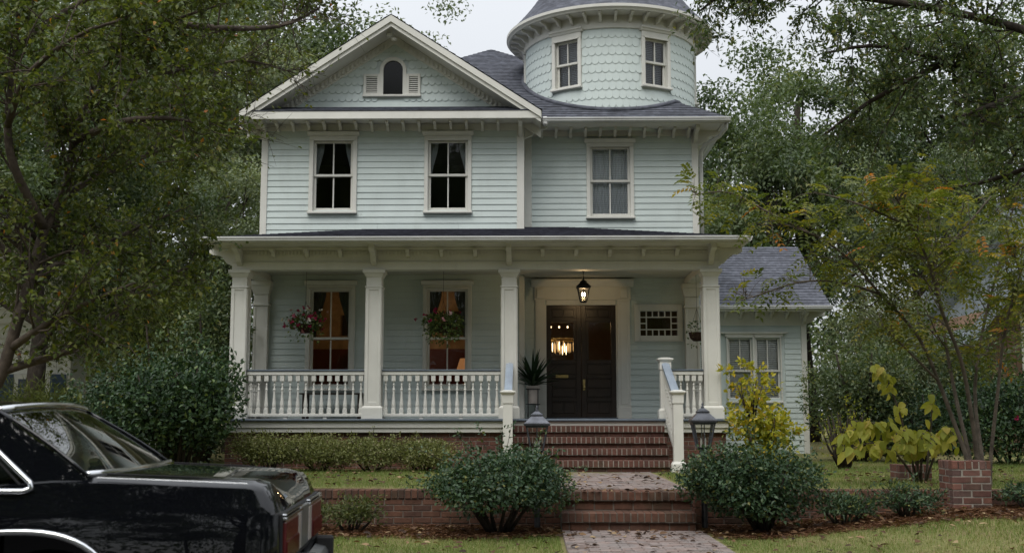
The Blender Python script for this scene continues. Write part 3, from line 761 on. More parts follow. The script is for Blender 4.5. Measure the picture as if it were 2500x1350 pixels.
# railings and balusters
bal_prof = [(.012, .14), (.017, .155), (.017, .165), (.012, .175), (.0145, .20), (.018, .225), (.024, .236), (.024, .248), (.017, .26), (.017, .30), (.021, .37), (.029, .445), (.034, .49), (.033, .515), (.024, .535), (.03, .545), (.03, .555), (.022, .565)]
bm_ = MB(); bm_.box(-.034, .034, -.034, .034, .0, .075)
bm_.lathe([(.034, .63-.555), (.03, .63-.53), (.022, .63-.512)] + [(r, .63-z) for r, z in bal_prof[::-1]] + [(.012, .505), (.018, .515), (.02, .53)], 0, 0, 10); bm_.box(-.034, .034, -.034, .034, .53, .63)
BAL = bm_.mesh('baluster'); BAL.materials.append(TRIM)
def railing(x0, x1, y0, y1, n):
    M = None; dx, dy = x1-x0, y1-y0; ln = math.hypot(dx, dy); an = math.atan2(dy, dx); M = T(x0, y0, 0, an)
    r = MB(M); r.box(0, ln, -.045, .045, 2.0005, 2.062)
    rail = r.out('railing', TRIM, house, bevel=.006)
    MB(M).box(0, ln, -.045, .045, 1.322, 1.372).out('bottom_rail', TRIM, rail, bevel=.006)
    MB(M).box(0, ln, -.062, .062, 2.0625, 2.092).out('rail_cap', SLATE, rail, bevel=.008)
    for k in range(1, 3): MB(M).box(ln*k/3-.03, ln*k/3+.03, -.03, .03, FL, 1.3215).out('rail_foot', TRIM, rail)
    for k in range(n):
        t = (k+.5)/n; place(BAL, 'baluster', (x0+dx*t, y0+dy*t, 1.372), rail, (0, 0, an+random.uniform(-.02, .02)))
    return rail
railing(CXS[0]+.139, CXS[1]-.139, YP, YP, 15); railing(CXS[1]+.139, CXS[2]-.139, YP, YP, 15)
railing(2.31, CXS[3]-.139, YP-.02, YP-.02, 5); railing(2.98, 2.98, YP+.139, YR-.15, 12); railing(-4.815, -4.815, YP+.139, YL-.15, 10)

# --- eaves of the main block
EZ = 6.66                                  # soffit height
ev = MB()
ev.box(-5.13, .20, YL-.56, YL, EZ, EZ+.02); ev.box(.201, 3.53, YR-.58, YR, EZ, EZ+.02); ev.box(3.12, 3.53, YR+.001, 28.9, EZ, EZ+.02); ev.box(-5.13, -4.9, YL+.001, 28.9, EZ, EZ+.02)
ev.box(-5.14, .215, YL-.60, YL-.5605, EZ-.055, EZ+.085)                                    # gable fascia
ev.box(.2155, 3.55, YR-.62, YR-.5805, EZ-.02, EZ+.06); ev.box(3.531, 3.57, YR-.58, 28.9, EZ-.02, EZ+.06)
ev.box(-5.17, -5.1305, YL-.56, 28.9, EZ-.02, EZ+.06); ev.box(.2005, .214, YL-.56, YR-.6205, EZ-.02, EZ+.06)
ev.box(-4.93, -.09, YL-.03, YL, 6.53, EZ-.0005); ev.box(-.0895, 3.16, YR-.03, YR, 6.55, EZ-.0005); ev.box(3.131, 3.165, YR+.0005, 28.8, 6.50, EZ-.0005)
ev.out('eaves', TRIM, house, bevel=.004)
x = -4.62
for k in range(15): place(BR_U, 'bracket', (x+k*.289, YL-.0305, EZ-.001), house)
for k in range(11): place(BR_U, 'bracket', (.22+k*.275, YR-.0305, EZ-.001), house)
for k in range(12): place(BR_U, 'bracket', (3.166, YR+.35+k*.29, EZ-.001), house, (0, 0, math.pi/2))
for x, y in ((-4.86, YL), (-.167, YL), (3.10, YR)): place(BR_C, 'bracket', (x, y-.039, EZ-.002), house)
place(BR_C, 'bracket', (3.166, YR+.06, EZ-.002), house, (0, 0, math.pi/2)); place(BR_C, 'bracket', (-4.931, YL+.06, EZ-.002), house, (0, 0, -math.pi/2)); place(BR_C, 'bracket', (-.09, YL+.1, EZ-.002), house, (0, 0, math.pi/2))
gutter('gutter', .25, 3.66, YR-.622, EZ-.01); gutter('gutter', YR-.66, 28.9, 3.572, EZ-.01, 'y', -1)
DSP = [(3.60, YR-.55, 6.65), (3.60, YR-.52, 6.56), (3.50, YR-.30, 6.46), (3.27, YR-.05, 6.36), (3.22, YR+.06, 6.26), (3.22, YR+.08, 5.6), (3.22, YR+.08, 4.45)]
MB().tube(DSP, .036, 8).out('downspout', GUTTER, house, smooth=True)
MB().box(.235, .33, YR-.70, YR-.56, EZ-.06, EZ+.10).out('gutter_box', GUTTER, house, bevel=.02)
# main hipped roof
ra, rs = 4.47, .62; ax, ay = -.86, 20.27+ra; zb = 6.735; az = zb+rs*ra
mr = MB(); c4 = [(ax-ra, ay-ra, zb), (ax+ra, ay-ra, zb), (ax+ra, ay+ra, zb), (ax-ra, ay+ra, zb)]
for i in range(4):
    p, q = c4[i], c4[(i+1) % 4]
    courses(mr, p, q, (ax, ay, az), (ax, ay, az+.001), .135, .012)
mr.out('main_roof', ROOF, house)
# front gable
GA, GZ, gs = -2.50, 8.53, .659
gr = MB(); yF, yB = YL-.64, 24.6
for s in (-1, 1):
    e = (GA+s*2.72, GZ-gs*2.72)
    if s < 0: courses(gr, (e[0], yB, e[1]), (e[0], yF, e[1]), (GA, yF, GZ), (GA, yB, GZ), .135, .014)
    else: courses(gr, (e[0], yF, e[1]), (e[0], yB, e[1]), (GA, yB, GZ), (GA, yF, GZ), .135, .014)
gr.out('gable_roof', ROOF, house)
for s in (-1, 1):
    def rk(d0, d1, ya, yb, name, m):
        """a board along the rake between drops d0 and d1 under the roof line"""
        L = 2.70
        P = [(GA, GZ-d0), (GA+s*L, GZ-gs*L-d0), (GA+s*L, GZ-gs*L-d1), (GA, GZ-d1)]
        return MB().prism(P, 'y', ya, yb).out(name, m, house)
    rk(.012, .135, YL-.63, YL-.585, 'rake_board', TRIM); rk(.1355, .215, YL-.595, YL-.565, 'rake_board', TRIM); rk(.17, .19, YL-.5645, YL, 'rake_soffit', TRIM)
    rk(.1905, .36, YL-.032, YL-.0005, 'rake_frieze', TRIM)
    dn = MB().box(-.018, .018, -.028, 0, -.05, .05).mesh('dentil'); dn.materials.append(TRIM)
    x = .16
    while x < 2.0:
        place(dn, 'dentil', (GA+s*x, YL-.0325, GZ-gs*x-.268), house, (0, 0, 0)); x += .078
# pent roof across the gable foot
pr_ = MB(); courses(pr_, (-5.05, YL-.61, EZ+.092), (.13, YL-.61, EZ+.092), (-.4, YL, 6.985), (-4.6, YL, 6.985), .13, .012); pr_.out('pent_roof', ROOF, house)
# gable wall and its fish-scale shingles
gw_ = MB(); gw_.prism([(GA-2.35, 6.9), (GA+2.35, 6.9), (GA, GZ-.2)], 'y', YL+.002, YL+.1)
gable = gw_.out('gable_wall', SIDING, house)
def scale_mesh(name, w, h, lift=.026):
    pts = [(-w/2, h)]
    for k in range(9):
        an = math.pi*k/8; pts.append((-w/2*math.cos(an), .055-.055*math.sin(an)))
    pts.append((w/2, h)); n = len(pts)
    v = [(x, -lift+(lift-.008)*z/h, z) for x, z in pts] + [(x, -.004, z) for x, z in pts]
    f = [tuple(range(n))] + [(i, i+n, i+1+n, i+1) for i in range(n-1)]
    me = bpy.data.meshes.new(name); me.from_pydata(v, [], f); me.materials.append(SCALES); return me
SH = scale_mesh('shingle', .1187, .185)
z = 6.93; r = 0
while z < 8.2:
    half = (GZ-.30-z)/gs; x = -half - (.059 if r % 2 else 0)
    while x < half:
        X = GA+.01+x
        if not (-3.05 < X < -2.02 and 7.17 < z+.06 < 7.60) and not (-2.77 < X < -2.27 and 7.1 < z+.06 < 7.86):
            place(SH, 'shingle', (X, YL+.0, z+random.uniform(-.002, .002)), gable)
        x += .119
    z += .153; r += 1
# arched vent window with louvres
gx = -2.52
def arch(r, zc, z0, n=16): return [(gx-r, z0)] + [(gx-r*math.cos(math.pi*k/n), zc+r*math.sin(math.pi*k/n)) for k in range(n+1)] + [(gx+r, z0)]
zc = 7.675
A, B = arch(.245, zc, 7.205), arch(.180, zc, 7.205); n = len(A)
aw = MB(); vs = [(x, YL-.05, z) for x, z in A] + [(x, YL-.05, z) for x, z in B] + [(x, YL+.06, z) for x, z in A] + [(x, YL+.06, z) for x, z in B]
fs = []
for i in range(n-1): fs += [(i, i+1, n+i+1, n+i), (n+i, n+i+1, 3*n+i+1, 3*n+i), (2*n+i, 2*n+i+1, i+1, i)]
aw.add(vs, fs)
for xa, xb in ((-3.065, -2.7655), (-2.2745, -2.015)):
    for q in ((xa, xa+.05, 7.205, 7.60), (xb-.045, xb, 7.205, 7.60), (xa+.0505, xb-.0455, 7.555, 7.60), (xa+.0505, xb-.0455, 7.205, 7.235)): aw.box(q[0], q[1], YL-.048, YL+.02, q[2], q[3])
vent = aw.out('window', TRIM, house)
MB().box(-3.08, -2.0, YL-.075, YL+.02, 7.165, 7.2045).out('sill', TRIM, vent, bevel=.006)
MB().prism(arch(.181, zc, 7.205), 'y', YL-.012, YL-.002).out('pane', flat('black attic glass', (.006, .0065, .0065), .1, .25), vent)
DARKGAP = flat('dark louvre gap', (.03, .03, .03), .9)
for xa, xb in ((-3.0145, -2.811), (-2.2235, -2.061)):
    MB().box(xa, xb, YL-.012, YL-.004, 7.236, 7.554).out('louvre_back', DARKGAP, vent)
    for k in range(8):
        z = 7.243+k*.039
        MB().add([(xa, YL-.044, z), (xb, YL-.044, z), (xb, YL-.014, z+.03), (xa, YL-.014, z+.03), (xa, YL-.044, z+.006), (xb, YL-.044, z+.006), (xb, YL-.014, z+.036), (xa, YL-.014, z+.036)],
                 [(0, 1, 5, 4), (4, 5, 6, 7), (3, 2, 1, 0)]).out('louvre', TRIM, vent)
MB().box(-2.60, -2.50, YL-.42, YL-.30, 8.19, 8.25).lathe([(0, -.05), (.05, -.04), (.06, 0), (.0, .02)], -2.47, YL-.36, 10, cz=8.17).out('floodlight', TRIM, house)

# --- round tower
TX, TY, TR = 1.61, 22.35, 1.70
TWA = [RAD(-32.5+60*k) for k in range(6)]
tw = MB().lathe([(TR-.012, 6.6), (TR-.012, 7.50)], TX, TY, 72).lathe([(TR-.012, 8.40), (TR-.012, 8.9)], TX, TY, 72)
for w in TWA: tw.lathe([(TR-.012, 7.50), (TR-.012, 8.40)], TX, TY, 12, w+.15-math.pi/2, w+RAD(60)-.15-math.pi/2)
tower = tw.out('tower_wall', SIDING, house, smooth=True)
def tpos(an, r, z): return (TX+r*math.sin(an), TY-r*math.cos(an), z)
SHT = scale_mesh('shingle', .1266, .20, .0195)
cand = []; z = 6.86; r = 0; n = 84
while z < 8.56:
    for k in range(n):
        an = 2*math.pi*(k+.5*(r % 2))/n; an = (an+math.pi) % (2*math.pi)-math.pi
        if any(abs(((an-w+math.pi) % (2*math.pi))-math.pi) < .185 for w in TWA) and z > 7.36: continue
        cand.append((abs(an-RAD(-3)), an, z))
    z += .168; r += 1
cand.sort(); stuff = MB()
for i, (_, an, z) in enumerate(cand):
    if i < 150: place(SHT, 'shingle', tpos(an, TR-.012, z), tower, (0, 0, an))
    else:
        m = MB(Matrix.Translation(tpos(an, TR-.012, z)) @ Matrix.Rotation(an, 4, 'Z')); m.add([v.co for v in SHT.vertices], [list(p.vertices) for p in SHT.polygons]); stuff.v, b = stuff.v, len(stuff.v)
        stuff.f += [[q+b for q in f] for f in m.f]; stuff.v += m.v
stuff.out('shingle_field', SCALES, tower, kind='stuff')
for w in TWA:
    M = T(*tpos(w, TR-.045, 0), w)
    sash_window(M, .64, 8.60, 7.44, .41, 7.545, 8.36, 'lace_dim', cornice=.05, cs=.055)
te = MB(); te.lathe([(TR+.008, 8.55), (TR+.03, 8.56), (TR+.03, 8.80), (1.98, 8.815), (2.0, 8.80), (2.03, 8.80), (2.045, 8.83), (2.075, 8.85), (2.075, 8.905), (2.05, 8.915), (2.0, 8.915)], TX, TY, 96)
te.out('tower_eaves', TRIM, house, smooth='auto')
BR_T = bracket_mesh('bracket', .26, .15, .05)
for k in range(40):
    an = 2*math.pi*k/40; place(BR_T, 'bracket', tpos(an, TR+.03, 8.803), house, (0, 0, an))
cone = []; k = 26
for i in range(k+1):
    t = i/k; rr = 2.06*(1-t); zz = 8.90+1.36*(2.06-rr)-.10*math.sin(math.pi*min(1, t*2.2))*(t < .46)
    cone += [(max(rr+.012, .001), zz-.0), (max(rr-.006, .001), zz+.012)]
MB().lathe(cone, TX, TY, 72).out('tower_roof', ROOF, house)
MB().lathe([(.07, 11.62), (.05, 11.8), (.09, 11.9), (.02, 12.0), (0, 12.3)], TX, TY, 12).out('finial', TRIM, house, smooth=True)
# dark room inside the tower
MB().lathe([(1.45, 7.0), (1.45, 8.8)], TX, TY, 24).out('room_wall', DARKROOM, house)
fl_ = MB(); fl_.lathe([(TR+.02, 6.5), (TR+.055, 6.5)], TX, TY, 72)
# curved flashing kerb where tower meets roof
fk = MB(); path = []
for i in range(97):
    an = math.pi*2*i/96; x, y, _ = tpos(an, TR+.03, 0); zz = min(zb+rs*(y-20.27), zb+rs*(ax+ra-x), az); path.append((x, y, zz+.02))
fk.tube(path, .05, 6).out('flashing', ROOF, house, smooth=True)

# --- right wing
WY = 25.0
ww = wall_sheet('wall', 3.13, 6.03, WY, .3, 3.62, [(3.62, 3.98, 1.72, 3.02), (4.33, 4.86, 1.72, 3.02), (4.93, 5.46, 1.72, 3.02)])
clapboards(ww, 3.2, 5.95, WY, .36, 3.30, [(3.4, 5.57, 1.62, 3.13)], .1165)
MB().box(5.93, 6.05, WY-.038, WY+.08, .3, 3.45).out('corner_board', TRIM, house, bevel=.005)
MB().box(5.98, 6.03, WY+.1, 30, .3, 3.62).out('wall', SIDING, house)
MB().prism([(WY+.05, 3.6), (30-.05, 3.6), (27.5, 5.1)], 'x', 5.98, 6.03).out('gable_wall', SIDING, house)
for cx in (3.80, 4.595, 5.195): sash_window(T(cx, WY), .60, 3.14, 1.62, .45, 1.745, 3.01, None, cornice=.03, meet=2.32, lower_panes=1, blinds=True)
MB().box(3.3, 5.62, WY-.11, WY-.02, 3.13, 3.165).out('cornice', TRIM, house)
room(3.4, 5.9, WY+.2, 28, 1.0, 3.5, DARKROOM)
we = MB(); we.box(3.14, 6.44, WY-.58, WY, 3.60, 3.62); we.box(3.14, 6.45, WY-.62, WY-.5805, 3.57, 3.67); we.box(3.14, 6.06, WY-.03, WY-.0005, 3.31, 3.5995); we.box(6.03, 6.44, WY+.001, 30, 3.60, 3.62)
we.out('eaves', TRIM, house, bevel=.004)
for k in range(8): place(BR_U, 'bracket', (3.6+k*.335, WY-.0305, 3.598), house)
place(BR_C, 'bracket', (6.06, WY+.05, 3.598), house, (0, 0, math.pi/2)); place(BR_C, 'bracket', (5.99, WY-.039, 3.598), house)
gutter('gutter', 3.2, 6.47, WY-.622, 3.60)
wr = MB(); courses(wr, (3.13, WY-.66, 3.675), (6.44, WY-.66, 3.675), (6.44, 27.2, 5.38), (3.13, 27.2, 5.38), .125, .011)
courses(wr, (6.44, 30.2, 3.675), (3.13, 30.2, 3.675), (3.13, 27.2, 5.38), (6.44, 27.2, 5.38), .125, .011); wr.out('wing_roof', ROOF, house)

# --- porch steps and handrails
ps = empty('porch_steps', (.93, 17.6, .49), 'red brick steps rising to the front porch', 'steps')
SX0, SX1 = -.262, 2.12
for i, (yf, zt) in enumerate(((18.15, 1.178), (17.85, 1.008), (17.55, .838), (17.25, .668))):
    yb_ = 18.60 if i == 0 else yf+.30
    MB().box(SX0+.006, SX1-.006, yf-.005, yb_+.01, zt-.100, zt-.006).out('mortar_bed', MORTAR, ps)
    MB().box(SX0+.006, SX1-.006, yf+.036, yb_+.01, .40, zt-.1005).out('mortar_core', MORTAR_DARK, ps)
    lay('step', SX0, SX1, yf-.012, zt-.098, zt, ps, yb_-yf+.02, .066, .0095, 0, .003)
    lay('step', SX0, SX1, yf+.030, zt-.168, zt-.107, ps, .06, .205, .011, .1*(i % 2), .003)
def newel(root, x, y, z0, z1, w, cap=.06):
    n = MB(); n.box(x-w/2, x+w/2, y-w/2, y+w/2, z0, z1-.20); n.box(x-w/2-.012, x+w/2+.012, y-w/2-.012, y+w/2+.012, z1-.1995, z1-.075)
    n.frustum(x, y, z1-.0745, z1-.04, w+.02, w+.02, w+.085, w+.085); n.box(x-w/2-.045, x+w/2+.045, y-w/2-.045, y+w/2+.045, z1-.0395, z1-.015); n.frustum(x, y, z1-.0145, z1, w+.06, w+.06, w*.8, w*.8)
    n.box(x-w/2-.035, x+w/2+.035, y-w/2-.035, y+w/2+.035, z0+.0005, z0+.13); n.frustum(x, y, z0+.1305, z0+.17, w+.065, w+.065, w+.01, w+.01)
    return n.out('newel_post', TRIM, root, bevel=.004)
for x, lab in ((-.335, 'left handrail of the porch steps with grey cap, ending at the third column'), (2.205, 'right handrail of the porch steps with newel posts at both ends')):
    hr = empty('stair_handrail', (x, 17.2, .49), lab, 'handrail')
    newel(hr, x, 17.17, .49, 1.715, .145)
    y0, y1, z0, z1 = 17.25, 18.62, 1.60, 2.13
    if x > 0: newel(hr, x, 18.70, FL, 2.28, .165); y1 = 18.61
    dz = (z1-z0)/(y1-y0)
    MB().add([(x-.06, y0, z0), (x+.06, y0, z0), (x+.06, y1, z1), (x-.06, y1, z1), (x-.06, y0, z0+.05), (x, y0, z0+.068), (x+.06, y0, z0+.05), (x+.06, y1, z1+.05), (x, y1, z1+.068), (x-.06, y1, z1+.05)],
             [(0, 1, 6, 5, 4), (2, 3, 9, 8, 7), (4, 5, 8, 9), (5, 6, 7, 8), (1, 2, 7, 6), (3, 0, 4, 9), (3, 2, 1, 0)]).out('rail_cap', RAILCAP, hr)
    MB().add([(x-.03, y0, z0-.06), (x+.03, y0, z0-.06), (x+.03, y1, z1-.06), (x-.03, y1, z1-.06), (x-.03, y0, z0-.001), (x+.03, y0, z0-.001), (x+.03, y1, z1-.001), (x-.03, y1, z1-.001)],
             [(0, 1, 5, 4), (1, 2, 6, 5), (2, 3, 7, 6), (3, 0, 4, 7), (0, 3, 2, 1)]).out('hand_rail', TRIM, hr)
    zl0 = .78; MB().add([(x-.03, y0, zl0-.06), (x+.03, y0, zl0-.06), (x+.03, y1, zl0+dz*1.0*(y1-y0)-.06), (x-.03, y1, zl0+dz*(y1-y0)-.06), (x-.03, y0, zl0), (x+.03, y0, zl0), (x+.03, y1, zl0+dz*(y1-y0)), (x-.03, y1, zl0+dz*(y1-y0))],
             [(0, 1, 5, 4), (1, 2, 6, 5), (2, 3, 7, 6), (3, 0, 4, 7), (4, 5, 6, 7), (0, 3, 2, 1)]).out('lower_rail', TRIM, hr)
    for k in range(9):
        t = (k+.5)/9; place(BAL, 'baluster', (x, y0+(y1-y0)*t, zl0+(z1-z0)*t-.005), hr, (0, 0, 0), (1, 1, (z0-.06-zl0+.02)/.63))

# ------------------------------------------------------------------ lamps, baskets and pots on the porch
LAMPGLASS = glass_mat('seeded lamp glass', (.85, .85, .82), wavy=.1, scale=30)
WARM = emit_mat('lit bulb', (1, .62, .25), 40)
def lantern_head(root, x, y, z, s, m, lit):
    """tapered four-sided lantern; z is the eave height"""
    b = MB(); w = .115*s
    b.frustum(x, y, z, z+.028*s, 2*w*1.16, 2*w*1.16, 2*w*1.2, 2*w*1.2)
    b.frustum(x, y, z+.0285*s, z+.10*s, 2*w*1.12, 2*w*1.12, 2*w*.5, 2*w*.5); b.frustum(x, y, z+.1005*s, z+.118*s, 2*w*.56, 2*w*.56, 2*w*.56, 2*w*.56); b.frustum(x, y, z+.1185*s, z+.15*s, 2*w*.5, 2*w*.5, 2*w*.16, 2*w*.16)
    b.out('lantern_roof', m, root, bevel=.004)
    MB().lathe([(.016, 0), (.02, .012), (.008, .025), (.014, .04), (.006, .055), (0, .065)], x, y, 10, cz=z+.15*s).out('finial', m, root, smooth=True)
    h = .25*s; wb = .062*s; f = MB()
    for sx in (-1, 1):
        for sy in (-1, 1): f.tube([(x+sx*w*.95, y+sy*w*.95, z), (x+sx*wb, y+sy*wb, z-h)], .009*s, 4)
    f.frustum(x, y, z-h-.03*s, z-h, wb*1.7, wb*1.7, wb*2.3, wb*2.3); f.frustum(x, y, z-.02*s, z-.001, w*2, w*2, w*2.1, w*2.1)
    for k in range(4):
        m_ = T(x, y, 0, k*math.pi/2); f2 = MB(m_); f2.tube([(0, -w*.93, z), (0, -wb, z-h)], .005*s, 4); f.add(f2.v, f2.f)
    f.out('lantern_frame', m, root)
    for k in range(4):
        MB(T(x, y, 0, k*math.pi/2)).quad((-w*.9, -w*.9, z-.02*s), (w*.9, -w*.9, z-.02*s), (wb*.95, -wb*.95, z-h), (-wb*.95, -wb*.95, z-h)).out('pane', LAMPGLASS, root)
    for dx in (-.02, .02):
        MB().lathe([(0, 0), (.011, .0), (.011, .09), (0, .09)], x+dx*s, y, 8, cz=z-h).out('candle_sleeve', TRIM, root)
        MB().lathe([(0, .09), (.012, .10), (.010, .13), (0, .155)], x+dx*s, y, 8, cz=z-h).out('bulb', WARM if lit else LAMPGLASS, root)
hl = empty('hanging_lantern', (.93, 19.7, 3.27), 'lit black lantern hanging from the porch ceiling before the door', 'lantern')
lantern_head(hl, .93, 19.7, 3.545, .92, BLACK_METAL, True)
MB().tube([(.93, 19.7, 3.73), (.93, 19.7, 3.865)], .008, 6).lathe([(0, 0), (.02, .0), (.065, .03), (.065, .035), (0, .036)], .93, 19.7, 16, cz=3.83).out('ceiling_hook', BLACK_METAL, hl)
pl = bpy.data.lights.new('lantern_bulb', 'POINT'); pl.energy = 9; pl.color = (1, .68, .36); pl.shadow_soft_size = .04
po = bpy.data.objects.new('lantern_bulb', pl); link(po, hl); po.location = (.93, 19.7, 3.44)
for x, z, lab in ((.075, 1.215, 'grey post lantern standing behind the left bush at the lower steps'), (1.93, 1.25, 'grey post lantern standing behind the right bush at the lower steps')):
    lp = empty('post_lantern', (x, 12.86, .49), lab, 'lantern', 'post lanterns at the lower steps')
    lantern_head(lp, x, 12.86, z, 1.08, LEAD_METAL, False)
    MB().tube([(x, 12.86, .1), (x, 12.86, z-.30)], .035, 10).lathe([(.035, 0), (.05, .01), (.05, .03), (.03, .05)], x, 12.86, 12, cz=z-.345).out('post', LEAD_METAL, lp, smooth='auto')

# warm lamps inside: the front room and the hall chandelier
rl = empty('table_lamp', (-1.62, 23.3, 2.25), 'lit lamp glimpsed through the window between the second and third columns', 'lamp')
MB().lathe([(0, 0), (.07, 0), (.06, .02), (.02, .04), (.05, .12), (.06, .18), (.02, .26), (.015, .34)], -1.28, 22.6, 14, cz=1.95).out('lamp_base', BRASS, rl, smooth=True)
MB().lathe([(.18, .30), (.11, .52)], -1.28, 22.6, 20, cz=1.95).out('lamp_shade', emit_mat('lit lamp shade', (1, .42, .15), .16), rl, smooth=True)
for loc, en in (((-2.5, 22.2, 3.3), 6.5), ((.9, 23.6, 3.2), 3.2)):
    q = bpy.data.lights.new('room_bulb', 'POINT'); q.energy = en; q.color = (1, .6, .28); q.shadow_soft_size = .12
    o = bpy.data.objects.new('room_bulb', q); COL.objects.link(o); o.location = loc
ch = empty('chandelier', (.62, 23.2, 2.8), 'glowing crystal chandelier seen through the left door pane', 'chandelier')
CRYS = emit_mat('glowing crystal', (1, .55, .20), .55); CRYH = emit_mat('bright crystal', (1, .70, .36), 3.5)
MB().tube([(.62, 23.2, 3.3), (.62, 23.2, 3.94)], .012, 6).out('stem', BRASS, ch)
for k in range(34):
    an = k*2.399; rr = .33*math.sqrt((k+.5)/34)
    zt = 2.86-.10*random.random(); MB().lathe([(0, 0), (.011, -.03), (.008, -.16), (0, -.2)], .62+rr*math.cos(an), 23.2+rr*math.sin(an), 5, cz=zt).out('crystal', CRYH if k % 5 == 0 else CRYS, ch)
MB().lathe([(.33, 2.86), (.36, 2.88), (.33, 2.90), (.32, 2.88), (.33, 2.86)], .62, 23.2, 28).out('rim', BRASS, ch)
for k in range(3): MB().lathe([(0, 0), (.014, .01), (.014, .035), (0, .05)], .42+.17*k, 23.0, 8, cz=3.10).out('bulb', CRYH, ch)

GREEN_DK = [(0, (.014, .032, .015)), (.45, (.032, .066, .028)), (.8, (.06, .11, .045)), (1, (.13, .18, .06))]
CAM = leaf_mat('camellia leaf', GREEN_DK, .42, .32, .2)
HOLLY = leaf_mat('clipped holly leaf', [(0, (.016, .036, .020)), (.5, (.036, .072, .034)), (.85, (.07, .115, .05)), (1, (.16, .16, .04))], .42, .32, .2)
BASKETLEAF = leaf_mat('basket leaf', [(0, (.04, .08, .025)), (.6, (.11, .17, .05)), (1, (.2, .24, .07))], .45, .4, .3)
PETAL = leaf_mat('petal', [(0, (.28, .014, .065)), (.7, (.45, .035, .13)), (.8, (.72, .68, .66)), (1, (.75, .72, .7))], .6, .2, .3)
WICKER = flat('brown wicker', (.045, .026, .017), .9, .2, 0, .4, 30, .6)
def bush(name, label, cat, c, r, n, L, W, m, seed, group=None, lump=.2, lo=-1.0, stems=8, big=False, shellp=.33, up=.35, parent=None, tint=(.2, .8), bark=BARK_DARK, pw=1.0, shoots=None):
    """c is the centre on the ground, r = half widths and height"""
    cx, cy, z0 = c; rx, ry, h = r
    root = parent or empty(name, (cx, cy, z0), label, cat, group)
    d = rdir(int(n*1.6)); d = d[d[:, 2] > lo][:n]; n = len(d)
    lm = lumps(d, seed); rad = (1+lump*lm)*rng.uniform(0, 1, n)**shellp
    lr = np.random.default_rng(seed); nl = 8; lc = unit(lr.normal(size=(nl, 3))*np.array([1, 1, .8])+np.array([0, -.15, .1]))*lr.uniform(.34, .56, (nl, 1)); lc[0] = 0; ls = lr.uniform(.38, .66, nl); ls[0] = .72
    pk = lr.choice(nl, n, p=ls**2/np.sum(ls**2)); q_ = lc[pk]+d*rad[:, None]*ls[pk][:, None]; lm = lm+lr.normal(size=nl)[pk]*.6
    P = np.array([cx, cy, z0+h*.5]) + q_*np.array([rx, ry, h*.5])*np.array([1.24, 1.24, 1.12])
    P[:, 2] = np.maximum(P[:, 2], z0+.03)
    D = d*.55+rdir(n)*.75+np.array([0, 0, .15]); N = d*.7+rdir(n)*.6+np.array([0, 0, up])
    tn = rng.uniform(tint[0], tint[1], n)**pw + .12*lm + .05*rng.normal(size=n)
    tn[rng.uniform(0, 1, n) < .03] = 1.0
    leaves(P, D, N, L*rng.uniform(.6, 1.35, n), W*rng.uniform(.7, 1.25, n), tn, m, 'foliage', root, big)
    ns = max(4, n//260) if shoots is None else shoots
    if ns:
        sd_ = rdir(ns*3); sd_ = sd_[sd_[:, 2] > -.15][:ns]; ns = len(sd_); k = 13; l2 = lumps(sd_, seed)
        ce = np.array([cx, cy, z0+h*.52]); sc_ = np.array([rx, ry, h*.5]); r0 = (1+lump*l2)*.8; r1 = (1+lump*l2)*rng.uniform(1.02, 1.28, ns)
        A0 = ce+sd_*r0[:, None]*sc_; A1 = ce+sd_*r1[:, None]*sc_+np.array([0, 0, .05])*h*rng.uniform(0, 1, (ns, 1)); tw_ = MB()
        for p, q in zip(A0, A1): tw_.tube([p, q], [.004, .002], 3, False)
        tw_.out('shoot', bark, root, kind='stuff')
        t = rng.uniform(.25, 1.05, (ns, k, 1)); Pp = (A0[:, None]+(A1-A0)[:, None]*t+rng.normal(size=(ns, k, 3))*.018).reshape(-1, 3)
        Dd = (np.repeat(sd_, k, 0)*.5+rdir(ns*k)*.8); leaves(Pp, Dd, rdir(ns*k)*.6+np.array([0, -.2, .7]), L*rng.uniform(.7, 1.2, ns*k), W*rng.uniform(.75, 1.15, ns*k), rng.uniform(tint[0]+.1, min(1, tint[1]+.2), ns*k), m, 'foliage', root, big)
    if stems:
        s = MB()
        for k in range(stems):
            an = 6.28*k/stems+rng.uniform(-.4, .4); q = rng.uniform(.35, .75)
            p1 = Vector((cx+math.cos(an)*rx*.12, cy+math.sin(an)*ry*.12, z0-.03)); p3 = Vector((cx+math.cos(an)*rx*q, cy+math.sin(an)*ry*q, z0+h*rng.uniform(.5, .85)))
            p2 = p1.lerp(p3, .5)+Vector((rng.uniform(-.1, .1)*rx, rng.uniform(-.1, .1)*ry, -.03*h)); rr = .012+.012*h
            s.tube([p1, p2, p3], [rr, rr*.7, rr*.3], 5)
        s.out('stem', bark, root, smooth=True)
    return root
